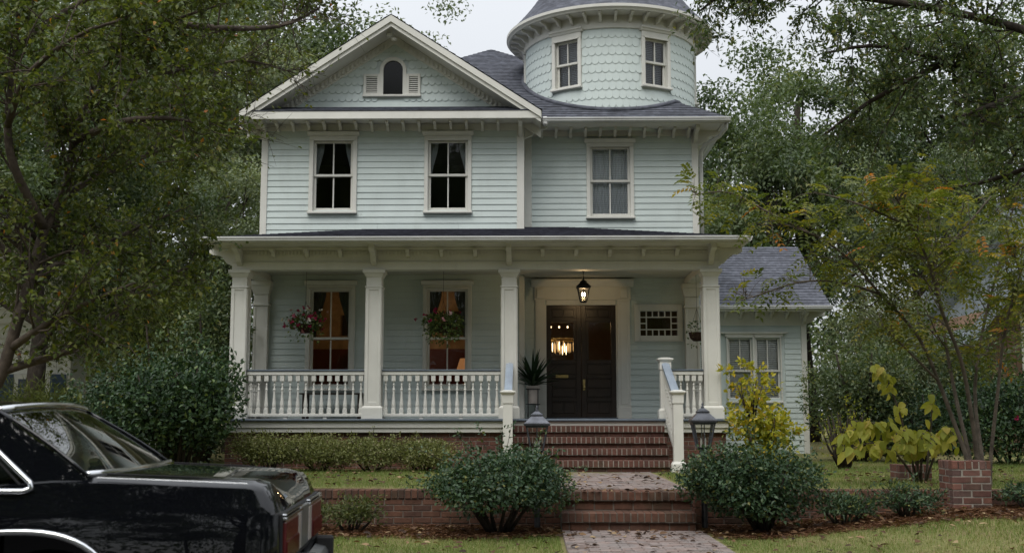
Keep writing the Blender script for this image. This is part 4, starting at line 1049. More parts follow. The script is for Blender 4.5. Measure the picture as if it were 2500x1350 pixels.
def basket(x, y, z, w, label, n, flowers, seed, drop):
    root = empty('hanging_basket', (x, y, z-.15), label, 'flower basket', 'flower baskets hung along the porch')
    MB().lathe([(.0, -.14), (.07, -.135), (.12, -.09), (.145, 0), (.15, .01), (.135, .01)], x, y, 18, cz=z).out('basket', WICKER, root, smooth=True)
    wr_ = MB()
    for k in range(3):
        an = k*2.094+.5; wr_.tube([(x+.14*math.cos(an), y+.14*math.sin(an), z), (x, y, z+.42)], .003, 4)
    wr_.tube([(x, y, z+.42), (x, y, 3.862)], .003, 4).out('hanger', BLACK_METAL, root)
    d = rdir(n); P = np.array([x, y, z+.06]) + d*rng.uniform(.1, 1, (n, 1))**.5*np.array([w, w*.7, .17])
    t = rng.uniform(0, 1, n) < drop; P[t, 2] -= rng.uniform(0, .26, t.sum()); D = d+rdir(n)*.6+np.array([0, 0, -.2])
    leaves(P, D, d+rdir(n)*.6+np.array([0, 0, .4]), .055, .035, rng.uniform(0, 1, n), BASKETLEAF, 'foliage', root)
    f = rdir(flowers); Pf = np.array([x, y, z+.08]) + f*np.array([w*1.12, w*.8, .2])*rng.uniform(.7, 1.15, (flowers, 1))
    P5 = np.repeat(Pf, 5, 0); D5 = rdir(flowers*5)+np.repeat(f, 5, 0)*.3; leaves(P5, D5, np.repeat(f, 5, 0)+rdir(flowers*5)*.2, .05, .044, np.repeat(rng.uniform(0, 1, flowers), 5), PETAL, 'blossom', root)
    return root
basket(-3.86, 19.45, 2.88, .33, 'hanging basket with magenta and white blossoms between the first two columns', 520, 46, 1, .25)
basket(-1.49, 19.45, 2.88, .36, 'fullest trailing hanging basket between the second and third columns', 1300, 22, 2, .45)
basket(2.86, 19.5, 2.74, .17, 'small sparse hanging basket beside the rightmost column', 90, 0, 3, .4)
# potted plant on an iron stand left of the door
pp = empty('potted_plant', (.05, 20.3, FL), 'dark strap leaved plant in a pale pot on an iron stand left of the door', 'plant')
MB().lathe([(.0, 0), (.085, 0), (.11, .27), (.125, .28), (.125, .31), (.105, .31), (.1, .26)], .05, 20.3, 20, cz=FL+.27).out('pot', flat('pale clay pot', (.45, .40, .36), .7), pp, smooth='auto')
sd = MB()
for k in range(4):
    an = math.pi/4+k*math.pi/2; sd.tube([(.05+.125*math.cos(an), 20.3+.125*math.sin(an), FL), (.05+.125*math.cos(an), 20.3+.125*math.sin(an), FL+.53)], .009, 5)
for z in (.255, .52): sd.tube([(.05+.125*math.cos(a_), 20.3+.125*math.sin(a_), FL+z) for a_ in np.linspace(0, 6.283, 17)], .008, 5)
sd.out('stand', BLACK_METAL, pp)
n = 120; an = rng.uniform(0, 6.28, n); el = rng.uniform(.3, 1.45, n); D = np.stack([np.cos(an)*np.cos(el), np.sin(an)*np.cos(el), np.sin(el)], 1)
leaves(np.tile([.05, 20.3, FL+.56], (n, 1))+D*.03, D, np.stack([-D[:, 0]*.5, -D[:, 1]*.5, np.ones(n)], 1), rng.uniform(.28, .72, n), .05, rng.uniform(0, .5, n), CAM, 'foliage', pp, True)
# dark bench against the wall behind the railing
bn = empty('porch_bench', (-3.2, 20.0, FL), 'low dark bench standing behind the porch railing', 'bench')
for k in range(4): MB().box(-4.0, -2.9, 19.75+k*.1, 19.83+k*.1, FL+.42, FL+.445).out('seat_slat', WOOD_DARK, bn)
for x in (-3.95, -2.99):
    for y in (19.77, 20.11): MB().box(x, x+.05, y, y+.05, FL, FL+.42).out('leg', WOOD_DARK, bn)

# ------------------------------------------------------------------ the black car at the kerb
CARBLACK = NT('black car paint')
cb = CARBLACK.n('BsdfPrincipled'); cb.inputs['Base Color'].default_value = (.004, .0045, .006, 1); cb.inputs['Roughness'].default_value = .3; cb.inputs['Specular IOR Level'].default_value = 0.0
cb.inputs['Coat Weight'].default_value = 1; cb.inputs['Coat Roughness'].default_value = .02
CARBLACK.l(CARBLACK.bump(CARBLACK.noise(2.2, 2, .5), .05, .05), cb.inputs['Normal'])
CARBLACK.l(CARBLACK.bump(CARBLACK.noise(2.2, 2, .5), .05, .05), cb.inputs['Coat Normal']); CARBLACK.l(cb.outputs[0], CARBLACK.o.inputs[0]); CARBLACK = CARBLACK.m
CARGLASS = glass_mat('car glass', (.50, .56, .52), 1.85, .012, 2.0)
RUBBER = flat('black rubber', (.015, .015, .016), .8, .3)
REDLENS = flat('red tail lens', (.085, .008, .008), .18, .6, 0, .15, 30)
AMBER = flat('reversing lens', (.40, .36, .32), .2, .6)
DUSTYMETAL = flat('grey bumper metal', (.30, .31, .32), .28, .5, .8, .2, 10)
car = empty('parked_car', (0, 0, 0), 'black boxy sedan parked at the kerb with its tail to the right', 'car')
CW = 1.80
def ring(w, zt, x, zb=.26, crown=.02, tuck=1.0):
    h = [(w*.90, zb), (w*.965, zb+.05), (w*.995, .46), (w*1.0, .60), (w*.995, .74), (w*.975, .86), (w*.955, .90 if zt > .93 else zt-.05), (w*.925, zt-.022), (w*.885, zt), (w*.6, zt+crown*.7), (w*.25, zt+crown)]
    pts = [(CW/2-a_, z) for a_, z in h] + [(CW/2+a_, z) for a_, z in h[::-1]]
    return [(x, y, z) for y, z in pts]
sta = [(.0, .80, .80, .60), (-.012, .835, .86, .50), (-.045, .86, .930, .42), (-.09, .875, .982, .34), (-.15, .885, 1.000, .30), (-.45, .895, 1.014, .27), (-.8, .90, 1.030, .26), (-1.05, .90, 1.032, .26), (-1.5, .90, 1.005, .25), (-2.2, .90, .98, .25), (-3.0, .90, .97, .25), (-3.5, .898, .97, .25),
       (-4.2, .89, .95, .26), (-4.8, .875, .925, .28), (-5.0, .86, .89, .34), (-5.08, .83, .84, .42)]
V, F = [], []
for x, w, zt, zb_ in sta: V += ring(w, zt, x, zb_)
m = 22
for i in range(len(sta)-1):
    for k in range(m): F.append((i*m+k, (i+1)*m+k, (i+1)*m+(k+1) % m, i*m+(k+1) % m))
F += [tuple(range(m)), tuple(range((len(sta)-1)*m, len(sta)*m))[::-1]]
body = MB().add(V, F).out('body', CARBLACK, car, smooth=True)
bm = bmesh.new(); bm.from_mesh(body.data); bmesh.ops.recalc_face_normals(bm, faces=bm.faces); bm.to_mesh(body.data); bm.free()
body.data.polygons.foreach_set('use_smooth', [True]*len(body.data.polygons))
WX = (-1.17, -4.05)
for wx in WX:                                   # wheel openings
    cut = MB()
    pts = [(wx+.47*math.copysign(abs(math.cos(q))**.8, math.cos(q)), .33+.46*math.copysign(abs(math.sin(q))**.8, math.sin(q))) for q in np.linspace(0, 2*math.pi, 40, endpoint=False)]
    cut.prism(pts, 'y', -.2, .30); cut.prism(pts, 'y', CW-.30, CW+.2)
    co = cut.out('cutter', CARBLACK); bmm = bmesh.new(); bmm.from_mesh(co.data); bmesh.ops.recalc_face_normals(bmm, faces=bmm.faces); bmm.to_mesh(co.data); bmm.free()
    md = body.modifiers.new('cut', 'BOOLEAN'); md.object = co; md.operation = 'DIFFERENCE'; md.solver = 'EXACT'
    bpy.context.view_layer.update()
    nm = bpy.data.meshes.new_from_object(body.evaluated_get(bpy.context.evaluated_depsgraph_get()))
    body.modifiers.clear(); body.data = nm; bpy.data.objects.remove(co)
es = body.modifiers.new('split', 'EDGE_SPLIT'); es.split_angle = RAD(32)
for wx in WX:
    for yy in (0, 1):
        y0 = .10 if yy == 0 else CW-.10; s = 1 if yy == 0 else -1
        M = Matrix.Translation((wx, y0, .335)) @ Matrix.Rotation(math.pi/2, 4, 'X')
        wheel = MB(M).lathe([(.20, -.20), (.30, -.20), (.325, -.16), (.335, -.05), (.33, -.01), (.30, .015), (.215, .01)], 0, 0, 32) if s > 0 else MB(M).lathe([(.20, .20), (.30, .20), (.325, .16), (.335, .05), (.33, .01), (.30, -.015), (.215, -.01)], 0, 0, 32)
        wo_ = wheel.out('wheel', RUBBER, car, smooth=True)
        MB(M).lathe([(0, .0), (.10, .01), (.14, .0), (.21, .012), (.215, 0), (.2, -.1)] if s > 0 else [(0, 0), (.10, -.01), (.14, 0), (.21, -.012), (.215, 0), (.2, .1)], 0, 0, 32).out('hub_cap', CHROME, wo_, smooth=True)
        yv = -.004 if yy == 0 else CW+.004
        arc = [(wx+.475*math.copysign(abs(math.cos(q))**.8, math.cos(q)), yv+(.008 if yy == 0 else -.008), .33+.465*math.sin(q)**.8) for q in np.linspace(.12, math.pi-.12, 28)]
        MB().tube(arc, .016, 6).out('arch_trim', CHROME, car, smooth=True)
        MB().lathe([(.5, 0), (.5, .25)], 0, 0, 20)
MB().box(-4.7, -.5, .35, CW-.35, .25, .8).out('underbody', RUBBER, car)
# cabin
def yi(z): return .075+.40*(z-1.0)
A_, B_, C_, D_ = (-.90, 1.035), (-1.36, 1.335), (-2.75, 1.36), (-3.42, .975)
a_, b_, c_, d_ = (-1.14, .975), (-1.47, 1.285), (-2.70, 1.30), (-3.22, .975)
def cab(p, s): return (p[0], yi(p[1]) if s == 0 else CW-yi(p[1]), p[1])
for s in (0, 1):
    P = MB()
    for q in ((A_, B_, b_, a_), (B_, C_, c_, b_), (C_, D_, d_, c_)):
        P.quad(*[cab(k, s) for k in q])
    P.quad(*[cab(k, s) for k in ((-.90, .95), A_, a_, (-1.14, .95))])
    P.out('roof_pillar', CARBLACK, car)
    MB().quad(*[cab(k, s) for k in (a_, b_, c_, d_)]).out('side_window', CARGLASS, car)
    def off(p, e=.010): q = cab(p, s); return (q[0], q[1]-e if s == 0 else q[1]+e, q[2])
    edge = [off(p) for p in (d_, (-2.2, .973), (-1.3, .973), (-1.17, .972), (-1.135, .985), (-1.145, 1.01), (-1.30, 1.135), b_, (-2.0, 1.298), c_, d_)]
    MB().tube(edge, .015, 6).out('window_trim', CHROME, car, smooth=True)
    MB().tube([off(p, .004) for p in ((-1.19, 1.0), (-1.50, 1.275))], .006, 6).out('window_seal', RUBBER, car)
    MB().tube([off((-2.15, .98), .003), off((-2.2, 1.295), .003)], .016, 6).out('door_post', CHROME, car)
rf = MB(); vs, fs = [], []
rx = [(-1.36, 1.335), (-1.45, 1.352), (-1.7, 1.366), (-2.2, 1.375), (-2.6, 1.368), (-2.75, 1.36)]
for x, z in rx:
    for k in range(9):
        t = k/8; y = yi(z)-.0+(CW-2*yi(z))*t; vs.append((x-(.05*math.sin(math.pi*t) if x < -2.5 else -.07*math.sin(math.pi*t)*(x > -1.6)), y, z+.035*math.sin(math.pi*t)**.7))
for i in range(len(rx)-1):
    for k in range(8): fs.append((i*9+k, i*9+k+1, (i+1)*9+k+1, (i+1)*9+k))
rf.add(vs, fs).out('roof', CARBLACK, car, smooth=True)
def screen(p, q, bow, name):
    vs, fs = [], []
    for i in range(6):
        t = i/5; x = p[0]+(q[0]-p[0])*t; z = p[1]+(q[1]-p[1])*t
        for k in range(11):
            u = k/10; y0 = yi(z); vs.append((x+bow*math.sin(math.pi*u)+.02*math.copysign(1, bow)*math.sin(math.pi*t), y0+(CW-2*y0)*u, z+.03*math.sin(math.pi*u)**.7*t))
    for i in range(5):
        for k in range(10): fs.append((i*11+k, i*11+k+1, (i+1)*11+k+1, (i+1)*11+k))
    MB().add(vs, fs).out(name, CARGLASS, car, smooth=True)
    return vs
rv = screen((-.90, 1.037), (-1.36, 1.335), .07, 'rear_window'); wv = screen((-3.42, .975), (-2.75, 1.36), -.07, 'windscreen')
up_ = Vector((.006, 0, .010))
for v_ in (rv,):
    MB().tube([Vector(p)+up_ for p in v_[:11]], .016, 6).out('window_trim', CHROME, car, smooth=True)
    MB().tube([Vector(p)+up_ for p in v_[55:]], .016, 6).out('window_trim', CHROME, car, smooth=True)
    for k in (0, 10): MB().tube([Vector(v_[i*11+k])+up_*.6 for i in range(6)], .010, 6).out('window_trim', CARBLACK, car, smooth=True)
SEAT = flat('dark grey seat cloth', (.06, .06, .055), .9, .2)
MB().box(-1.62, -1.35, .2, CW-.2, .6, 1.10).box(-2.2, -1.6, .2, CW-.2, .5, .72).out('rear_seat', SEAT, car, bevel=.05)
for y in (.22, 1.0): MB().box(-2.75, -2.52, y, y+.56, .6, 1.14).out('front_seat', SEAT, car, bevel=.05)
MB().box(-1.35, -.92, .16, CW-.16, .93, .985).out('parcel_shelf', SEAT, car)
# tail: lamps, badge plate, bumper
def tailface(y0, y1, z0, z1, x, m_, name):
    return MB().box(x-.05, x, y0, y1, z0, z1).out(name, m_, car, bevel=.008)
tailface(.09, CW-.09, .60, .865, .006, RUBBER, 'tail_panel')
for s in (0, 1):
    f = (lambda u: u) if s == 0 else (lambda u: CW-u)
    ya, yb_ = sorted((f(.11), f(.58))); tl = tailface(ya, yb_, .635, .825, .022, REDLENS, 'tail_lamp')
    for k in range(9):
        y = ya+.03+(yb_-ya-.06)*k/8; MB().box(.0225, .030, y-.012, y+.012, .645, .73).out('lens_rib', REDLENS, tl)
    ya, yb_ = sorted((f(.595), f(.72))); tailface(ya, yb_, .635, .825, .020, AMBER, 'reversing_lamp')
    ya, yb_ = sorted((f(.10), f(.73))); MB().box(.0, .026, ya, yb_, .830, .845).box(0, .024, ya, yb_, .852, .860).out('chrome_strip', CHROME, car, bevel=.003)
tailface(.74, CW-.74, .63, .85, .018, DUSTYMETAL, 'plate_panel')
bp = MB(); vs, fs = [], []
bprof = [(.0, .44), (.05, .44), (.07, .47), (.07, .56), (.055, .585), (0, .60)]
path = [(-.62, -.012, 0), (-.15, -.03, 1), (-.03, .02, 2), (.02, .12, 3), (.035, .5, 4), (.045, .9, 4), (.035, 1.3, 4), (.02, CW-.12, 3), (-.03, CW-.02, 2), (-.15, CW+.03, 1), (-.62, CW+.012, 0)]
for i, (x, y, _) in enumerate(path):
    p0 = path[max(i-1, 0)]; p1 = path[min(i+1, len(path)-1)]; t = Vector((p1[0]-p0[0], p1[1]-p0[1], 0)).normalized(); nn = Vector((t.y, -t.x, 0))
    for o_, z in bprof: vs.append((x+nn.x*o_, y+nn.y*o_, z))
nb = len(bprof)
for i in range(len(path)-1):
    for k in range(nb-1): fs.append((i*nb+k, (i+1)*nb+k, (i+1)*nb+k+1, i*nb+k+1))
bp.add(vs, fs).out('bumper', DUSTYMETAL, car, smooth='auto')
for y in (.42, CW-.5): MB().box(.03, .13, y, y+.08, .42, .64).out('bumper_guard', RUBBER, car, bevel=.012)
# shut line and chrome of the boot lid
for y in (.215, CW-.215): MB().tube([(-.14, y, .998), (-.45, y, 1.026), (-.84, y, 1.043)], .004, 5).out('boot_seam', RUBBER, car)
MB().tube([(-.85, .085, 1.032), (-.5, .08, 1.018), (-.16, .09, 1.002)], .0022, 5).out('fender_trim', DUSTYMETAL, car)
car.location = (-1.155, 5.30, -.006); car.rotation_euler = (0, 0, RAD(4.5))
for o in car.children: o.matrix_parent_inverse = Matrix.Identity(4)

# ------------------------------------------------------------------ neighbouring houses
NWHITE = paint('neighbour white paint', (.62, .62, .58), .6, .06, .3)
NBLUE = paint('neighbour blue shutter', (.03, .06, .11), .5, .1, .2)
nh = empty('white_house', (-13, 29, .5), 'white clapboard neighbour house with blue shutters beyond the left tree', 'house')
MB().box(-18, -10.15, 25.03, 33, .3, 5.6).out('wall', NWHITE, nh)
for k in range(31):
    z = .5+k*.16
    MB().add([(-18, 24.985, z), (-10.15, 24.985, z), (-10.15, 25.01, z+.17), (-18, 25.01, z+.17), (-18, 25.029, z), (-10.15, 25.029, z), (-10.15, 25.029, z+.17), (-18, 25.029, z+.17)], [(0, 1, 2, 3), (4, 5, 1, 0), (1, 5, 6, 2)]).out('clapboard', NWHITE, nh)
MB().box(-10.3, -10.12, 24.95, 25.1, .3, 5.5).out('corner_board', NWHITE, nh)
for x, z in ((-10.95, .95), (-12.6, .95)):
    wdw = MB().box(x-.4, x+.4, 24.93, 25.0, z, z+1.3).out('window', NWHITE, nh); MB().box(x-.3, x+.3, 24.92, 24.929, z+.1, z+1.2).out('pane', flat('dark pane', (.03, .045, .07), .1), wdw)
    for s in (-1, 1):
        sh = MB().box(x+s*.58-.17, x+s*.58+.17, 24.90, 24.93, z, z+1.3).out('shutter', NBLUE, nh)
        for k in range(12): MB().box(x+s*.58-.13, x+s*.58+.13, 24.885, 24.8995, z+.08+k*.1, z+.14+k*.1).out('slat', NBLUE, sh)
MB().prism([(-18.5, 5.5), (-9.6, 5.5), (-14, 8.4)], 'y', 24.5, 33.5).out('roof', ROOF, nh)
bh = empty('brown_house', (13, 30, .5), 'brown board sided neighbour house with a metal roof beyond the right tree', 'house')
BROWN = paint('brown stained boards', (.17, .105, .07), .8, .15, .3, .25)
METAL = flat('blue grey metal roof', (.32, .36, .40), .4, .5, .6, .2, 5)
MB().prism([(10.2, .4), (17.2, .4), (17.2, 3.4), (13.7, 7.4), (10.2, 3.4)], 'y', 26.4, 34).out('wall', BROWN, bh)
for k in range(36):
    x = 10.2+k*.195; zt = 3.4+(4/3.5)*(x-10.2 if x < 13.7 else 17.2-x-.19)
    MB().box(x+.005, x+.187, 26.37, 26.398, .4, max(3.3, zt-.05)).out('board', BROWN, bh)
for s in (-1, 1):
    e = (13.7+s*4.1, 7.55-4.1*1.19)
    MB().prism([(13.7, 7.55), e, (e[0], e[1]-.14), (13.7, 7.41)], 'y', 25.6, 34.3).out('roof', METAL, bh)
MB().box(11.3, 12.0, 26.33, 26.36, 2.2, 3.9).out('window', NWHITE, bh)

# ------------------------------------------------------------------ trees
def grow(limbs, nsec, lsec, ntwig, ltwig, nleaf, seed, tmin=.25, up=.15, droop=.1, secr=.35, sag=0.):
    """limbs with side branches and twigs; returns the wood and the leaf points with their directions"""
    r = np.random.default_rng(seed); wood = MB(); LP, LD = [], []
    for pts, r0, r1 in limbs:
        C = curve_pts(pts, max(8, 3*len(pts))); n = len(C); rad = np.linspace(1, 0, n)**.8*(r0-r1)+r1
        wood.tube(C, rad, 9); ln = np.sum(np.linalg.norm(np.diff(C, axis=0), axis=1))
        for k in range(max(2, int(nsec*ln))):
            t = tmin+(1-tmin)*r.uniform()**.8; i = min(int(t*(n-1)), n-2); p = C[i]; tg = C[i+1]-C[i]; tg /= np.linalg.norm(tg)+1e-9
            d = tg*.6+r.normal(size=3)*.65+np.array([0, 0, up]); d /= np.linalg.norm(d); L = lsec*r.uniform(.5, 1.25)*(1.2-.72*t)
            q = [p]; dd = d.copy()
            for s in range(5):
                dd = dd+r.normal(size=3)*.16+np.array([0, 0, .03-sag]); dd /= np.linalg.norm(dd); q.append(q[-1]+dd*L/5)
            q = np.array(q); rs_ = max(.005, rad[i]*secr); wood.tube(q, np.linspace(rs_, .004, 6), 5, False)
            for j in range(ntwig):
                u = r.uniform(.15, 1); a = min(int(u*5), 4); b = q[a]+(q[a+1]-q[a])*(u*5-a); e = (q[a+1]-q[a]); e /= np.linalg.norm(e)+1e-9
                w = e*.55+r.normal(size=3)*.7+np.array([0, 0, .1]); w /= np.linalg.norm(w); l = ltwig*r.uniform(.5, 1.3)
                m1 = b+w*l*.5+r.normal(size=3)*.03*l; m2 = b+w*l+np.array([0, 0, -droop*l]); wood.tube([b, m1, m2], [.004, .003, .0015], 3, False)
                s = r.uniform(.15, 1.05, nleaf)[:, None]; LP.append(b+(m2-b)*s+r.normal(size=(nleaf, 3))*.03)
                LD.append(w*.5+r.normal(size=(nleaf, 3))*.7+np.array([0, 0, -.25]))
    return wood, np.concatenate(LP), np.concatenate(LD)
# the near tree on the left, its crown over the street
NEARLEAF = leaf_mat('near tree leaf', [(0, (.034, .052, .015)), (.5, (.074, .102, .023)), (.85, (.135, .16, .034)), (.955, (.18, .175, .036)), (.965, (.32, .19, .02)), (.985, (.38, .20, .03)), (1, (.40, .13, .03))], .5, .35, .38)
lt = empty('street_tree', (-6.1, 12.5, .06), 'leaning leafy tree at the left edge, bare lower limbs and a few yellow leaves', 'tree')
L_LIMBS = [([(-6.35, 12.5, -.1), (-6.1, 12.5, 1.34), (-5.85, 12.5, 1.73), (-5.67, 12.5, 2.43), (-5.59, 12.6, 2.95), (-5.52, 12.7, 3.43), (-5.37, 12.8, 3.82), (-5.32, 12.9, 4.5), (-5.21, 13.0, 5.05), (-4.98, 13.2, 5.68), (-4.46, 13.4, 6.1), (-3.77, 13.6, 6.43)], .078, .01),
 ([(-5.81, 12.5, 1.82), (-5.63, 12.6, 1.89), (-5.16, 12.9, 2.11), (-4.91, 13.2, 2.49), (-4.69, 13.5, 2.86), (-4.23, 13.9, 3.14)], .055, .01),
 ([(-5.75, 12.5, 2.06), (-5.33, 12.3, 2.28), (-4.82, 12.1, 2.5), (-4.18, 11.9, 2.72)], .05, .01),
 ([(-5.56, 12.6, 2.85), (-5.44, 13.0, 3.09), (-5.22, 13.4, 3.3), (-4.88, 13.8, 3.61), (-4.29, 14.2, 3.99)], .042, .008),
 ([(-5.52, 12.7, 3.43), (-5.7, 12.3, 4.01), (-5.78, 12.2, 4.5), (-5.69, 12.1, 5.37), (-5.62, 12.0, 5.97)], .055, .015),
 ([(-5.37, 12.8, 3.82), (-5.11, 13.4, 4.25), (-4.67, 14.0, 4.64), (-4.15, 14.5, 4.97), (-3.8, 14.8, 5.22)], .042, .008),
 ([(-5.21, 13.0, 5.05), (-4.96, 13.8, 5.54), (-4.5, 14.5, 5.86), (-3.93, 15.2, 6.2), (-3.35, 15.8, 6.2)], .042, .008),
 ([(-5.32, 12.9, 4.5), (-4.62, 12.4, 4.59), (-3.98, 12.0, 4.53), (-3.53, 11.7, 4.4)], .05, .01),
 ([(-4.98, 13.2, 5.68), (-5.07, 13.6, 6.37), (-5.09, 14.0, 7.13)], .06, .02),
 ([(-4.46, 13.4, 6.1), (-3.9, 14.2, 6.31), (-3.36, 14.9, 6.6), (-2.95, 15.4, 7.03)], .05, .012),
 ([(-5.59, 12.6, 2.95), (-6.4, 12.2, 3.6), (-7.2, 11.8, 4.3), (-7.8, 11.6, 5.2)], .045, .012),
 ([(-5.78, 12.2, 4.5), (-5.3, 11.6, 4.9), (-4.6, 11.2, 5.2), (-4.0, 11.0, 5.3)], .042, .008),
 ([(-5.69, 12.1, 5.37), (-5.0, 12.3, 6.0), (-4.3, 12.5, 6.3), (-3.6, 12.8, 6.6)], .042, .008)]
wood, P, D = grow(L_LIMBS, 7.5, 1.15, 9, .42, 13, 5, .2, .12, .1)
wood.out('trunk', BARK, lt, smooth=True)
kp = ~((P[:, 0] > -3.85) & (P[:, 1] > 13.9) & (P[:, 2] < 7.0) & (rng.uniform(0, 1, len(P)) < .85)); P, D = P[kp], D[kp]
tn = rng.uniform(.1, .93, len(P)); y_ = rng.uniform(0, 1, len(P)) < .006; tn[y_] = rng.uniform(.96, 1, y_.sum())
leaves(P, D, rdir(len(P))*.7+np.array([0, 0, .8]), rng.uniform(.05, .095, len(P)), rng.uniform(.032, .055, len(P)), tn, NEARLEAF, 'crown', lt)
# the slim many-stemmed tree with autumn sprays in the right border
PISTACHE = leaf_mat('autumn spray leaf', [(0, (.045, .07, .015)), (.35, (.10, .13, .025)), (.7, (.20, .20, .03)), (.8, (.34, .26, .03)), (.9, (.44, .22, .03)), (1, (.42, .13, .025))], .5, .35, .45)
rt = empty('many_stemmed_tree', (5.25, 13.6, .49), 'slim many stemmed tree with green and orange leaf sprays behind the brick pier', 'tree')
R_LIMBS = [([(5.14, 13.6, .4), (5.12, 13.58, .8), (4.94, 13.5, 1.3), (4.76, 13.4, 1.73), (4.51, 13.3, 2.25), (4.07, 13.2, 2.72), (3.73, 13.1, 3.09), (3.33, 13.0, 3.36), (2.8, 12.9, 3.54)], .029, .006),
 ([(5.19, 13.6, .4), (5.17, 13.62, .8), (5.09, 13.7, 1.4), (5.02, 13.8, 2.13), (4.99, 13.9, 2.89), (4.96, 14.0, 3.62), (4.95, 14.1, 4.31)], .029, .006),
 ([(5.26, 13.6, .4), (5.24, 13.58, .8), (5.12, 13.4, 1.4), (4.96, 13.2, 1.96), (4.7, 13.0, 2.5), (4.51, 12.8, 3.0), (4.28, 12.6, 3.39), (4.0, 12.4, 3.77)], .031, .006),
 ([(5.35, 13.7, .4), (5.35, 13.72, .8), (5.41, 14.0, 1.6), (5.63, 14.2, 2.41), (5.96, 14.4, 3.26), (6.3, 14.6, 4.14)], .029, .006),
 ([(5.38, 13.6, .4), (5.39, 13.58, .8), (5.44, 13.4, 1.58), (5.49, 13.2, 2.33), (5.66, 13.0, 3.07), (5.9, 12.9, 3.7)], .026, .006),
 ([(4.07, 13.2, 2.72), (3.55, 13.0, 2.84), (3.06, 12.9, 2.83), (2.57, 12.8, 2.67), (2.32, 12.7, 2.6)], .016, .004),
 ([(3.33, 13.0, 3.36), (2.75, 12.9, 3.63), (2.27, 12.8, 3.85), (1.84, 12.7, 3.80)], .014, .004),
 ([(4.28, 12.6, 3.39), (3.64, 12.4, 3.63), (3.12, 12.3, 3.75)], .016, .005),
 ([(4.76, 13.4, 1.73), (4.25, 13.1, 2.14), (3.97, 12.9, 2.36)], .016, .005),
 ([(4.51, 12.8, 3.0), (4.83, 12.6, 3.38), (5.12, 12.5, 3.74)], .018, .006)]
wood, P, D = grow(R_LIMBS[:5], 5.4, .75, 5, .32, 2, 8, .45, .2, .15, .5)
w2, P2, D2 = grow(R_LIMBS[5:], 5.0, .34, 3, .22, 2, 9, .3, .15, .15, .5); wood.add(w2.v, w2.f); P = np.concatenate([P, P2]); D = np.concatenate([D, D2])
thin_ = (P[:, 0] < 3.9) & (P[:, 2] < 3.3) & (rng.uniform(0, 1, len(P)) < .5); P, D = P[~thin_], D[~thin_]
keep = P[:, 2] > 1.95; P, D = P[keep], D[keep]
wood.out('trunk', BARK_PALE, rt, smooth=True)
def sprays(P, D, m, parent, L=.24, nl=5, ll=.075, lw=.034, tint=None, name='crown'):
    """feathered leaves: pairs of leaflets along a stalk"""
    n = len(P); D = unit(D); S = unit(np.cross(D, np.array([0, 0, 1.])+rng.normal(size=(n, 3))*.25)); U = np.cross(S, D); tp, td, tN, tt = [], [], [], []
    for k in range(nl):
        t = (k+1)/nl; c = P+D*L*t-np.array([0, 0, 1])*L*.35*t*t
        for s in (-1, 1): tp.append(c); td.append(S*s+D*.55-np.array([0, 0, .25])); tN.append(U+rng.normal(size=(n, 3))*.15); tt.append(tint+rng.normal(size=n)*.03)
    leaves(np.concatenate(tp), np.concatenate(td), np.concatenate(tN), ll*rng.uniform(.8, 1.2, n*nl*2), lw, np.concatenate(tt), m, name, parent)
tt = rng.uniform(.15, .74, len(P)); o_ = rng.uniform(0, 1, len(P)) < np.where(P[:, 0] < 4.4, .055, .025); tt[o_] = rng.uniform(.76, 1, o_.sum())
sprays(P, D*np.array([1, 1, .5]), PISTACHE, rt, tint=tt)

# broad trees behind: three kinds are built and then copied
def crown_tree(name, label, cat, loc, h, rx, rz, zc, nclump, per, cr, L, m, seed, bark=BARK, tr=.22, nlimb=16, group=None, gap=.0, lean=(0, 0)):
    r = np.random.default_rng(seed); x, y, z0 = loc
    root = empty(name, loc, label, cat, group); C = []
    while len(C) < nclump:
        d = r.normal(size=3); d /= np.linalg.norm(d); q = r.uniform()**.42; c = d*q*np.array([rx, rx, rz])
        if lumps(d[None]*2, seed+3)[0] < gap-.55: continue
        C.append(c)
    C = np.array(C)+np.array([x+lean[0], y+lean[1], z0+zc])
    P, d = clump(C, cr*np.repeat(r.uniform(.6, 1.25, nclump), 1), per, .6)
    N = np.array([0, 0, .8])+d*.5+rdir(len(P))*.6
    tn = np.repeat(r.uniform(.1, .8, nclump), per)+rng.normal(size=len(P))*.13
    leaves(P, d*.5+rdir(len(P))*.8+np.array([0, 0, -.2]), N, L*rng.uniform(.7, 1.3, len(P)), L*.55, tn, m, 'crown', root)
    w = MB(); top = Vector((x+lean[0]*.8, y+lean[1]*.8, z0+zc+rz*.35)); b = Vector((x, y, z0-.3)); tp = []
    for k in range(9):
        t = k/8; tp.append(b.lerp(top, t)+Vector((r.uniform(-.12, .12), r.uniform(-.12, .12), 0))*(k > 0))
    w.tube(tp, [tr*(1.35 if k == 0 else 1)*(1-.75*k/8) for k in range(9)], 10)
    idx = r.permutation(nclump)[:nlimb]
    for i in idx:
        e = Vector(C[i]); t = min(.92, max(.3, .25+.6*(e.z-z0-zc+rz)/(2*rz))); s = b.lerp(top, t)*1.0
        mid = s.lerp(e, .5)+Vector((r.uniform(-.4, .4), r.uniform(-.4, .4), -.12*(e-s).length+.2)); w.tube([tuple(v) for v in curve_pts([tuple(s), tuple(mid), tuple(e)], 7)], np.linspace(tr*.42*(1-.5*t), .012, 7), 6)
    w.out('trunk', bark, root, smooth=True)
    return root
MID = leaf_mat('broad tree leaf', [(0, (.04, .066, .030)), (.5, (.09, .13, .06)), (.85, (.15, .19, .09)), (1, (.23, .23, .09))], .45, .4, .35)
PALE = leaf_mat('pale tree leaf', [(0, (.09, .125, .065)), (.5, (.165, .205, .12)), (.85, (.24, .28, .17)), (1, (.30, .30, .14))], .45, .4, .35)
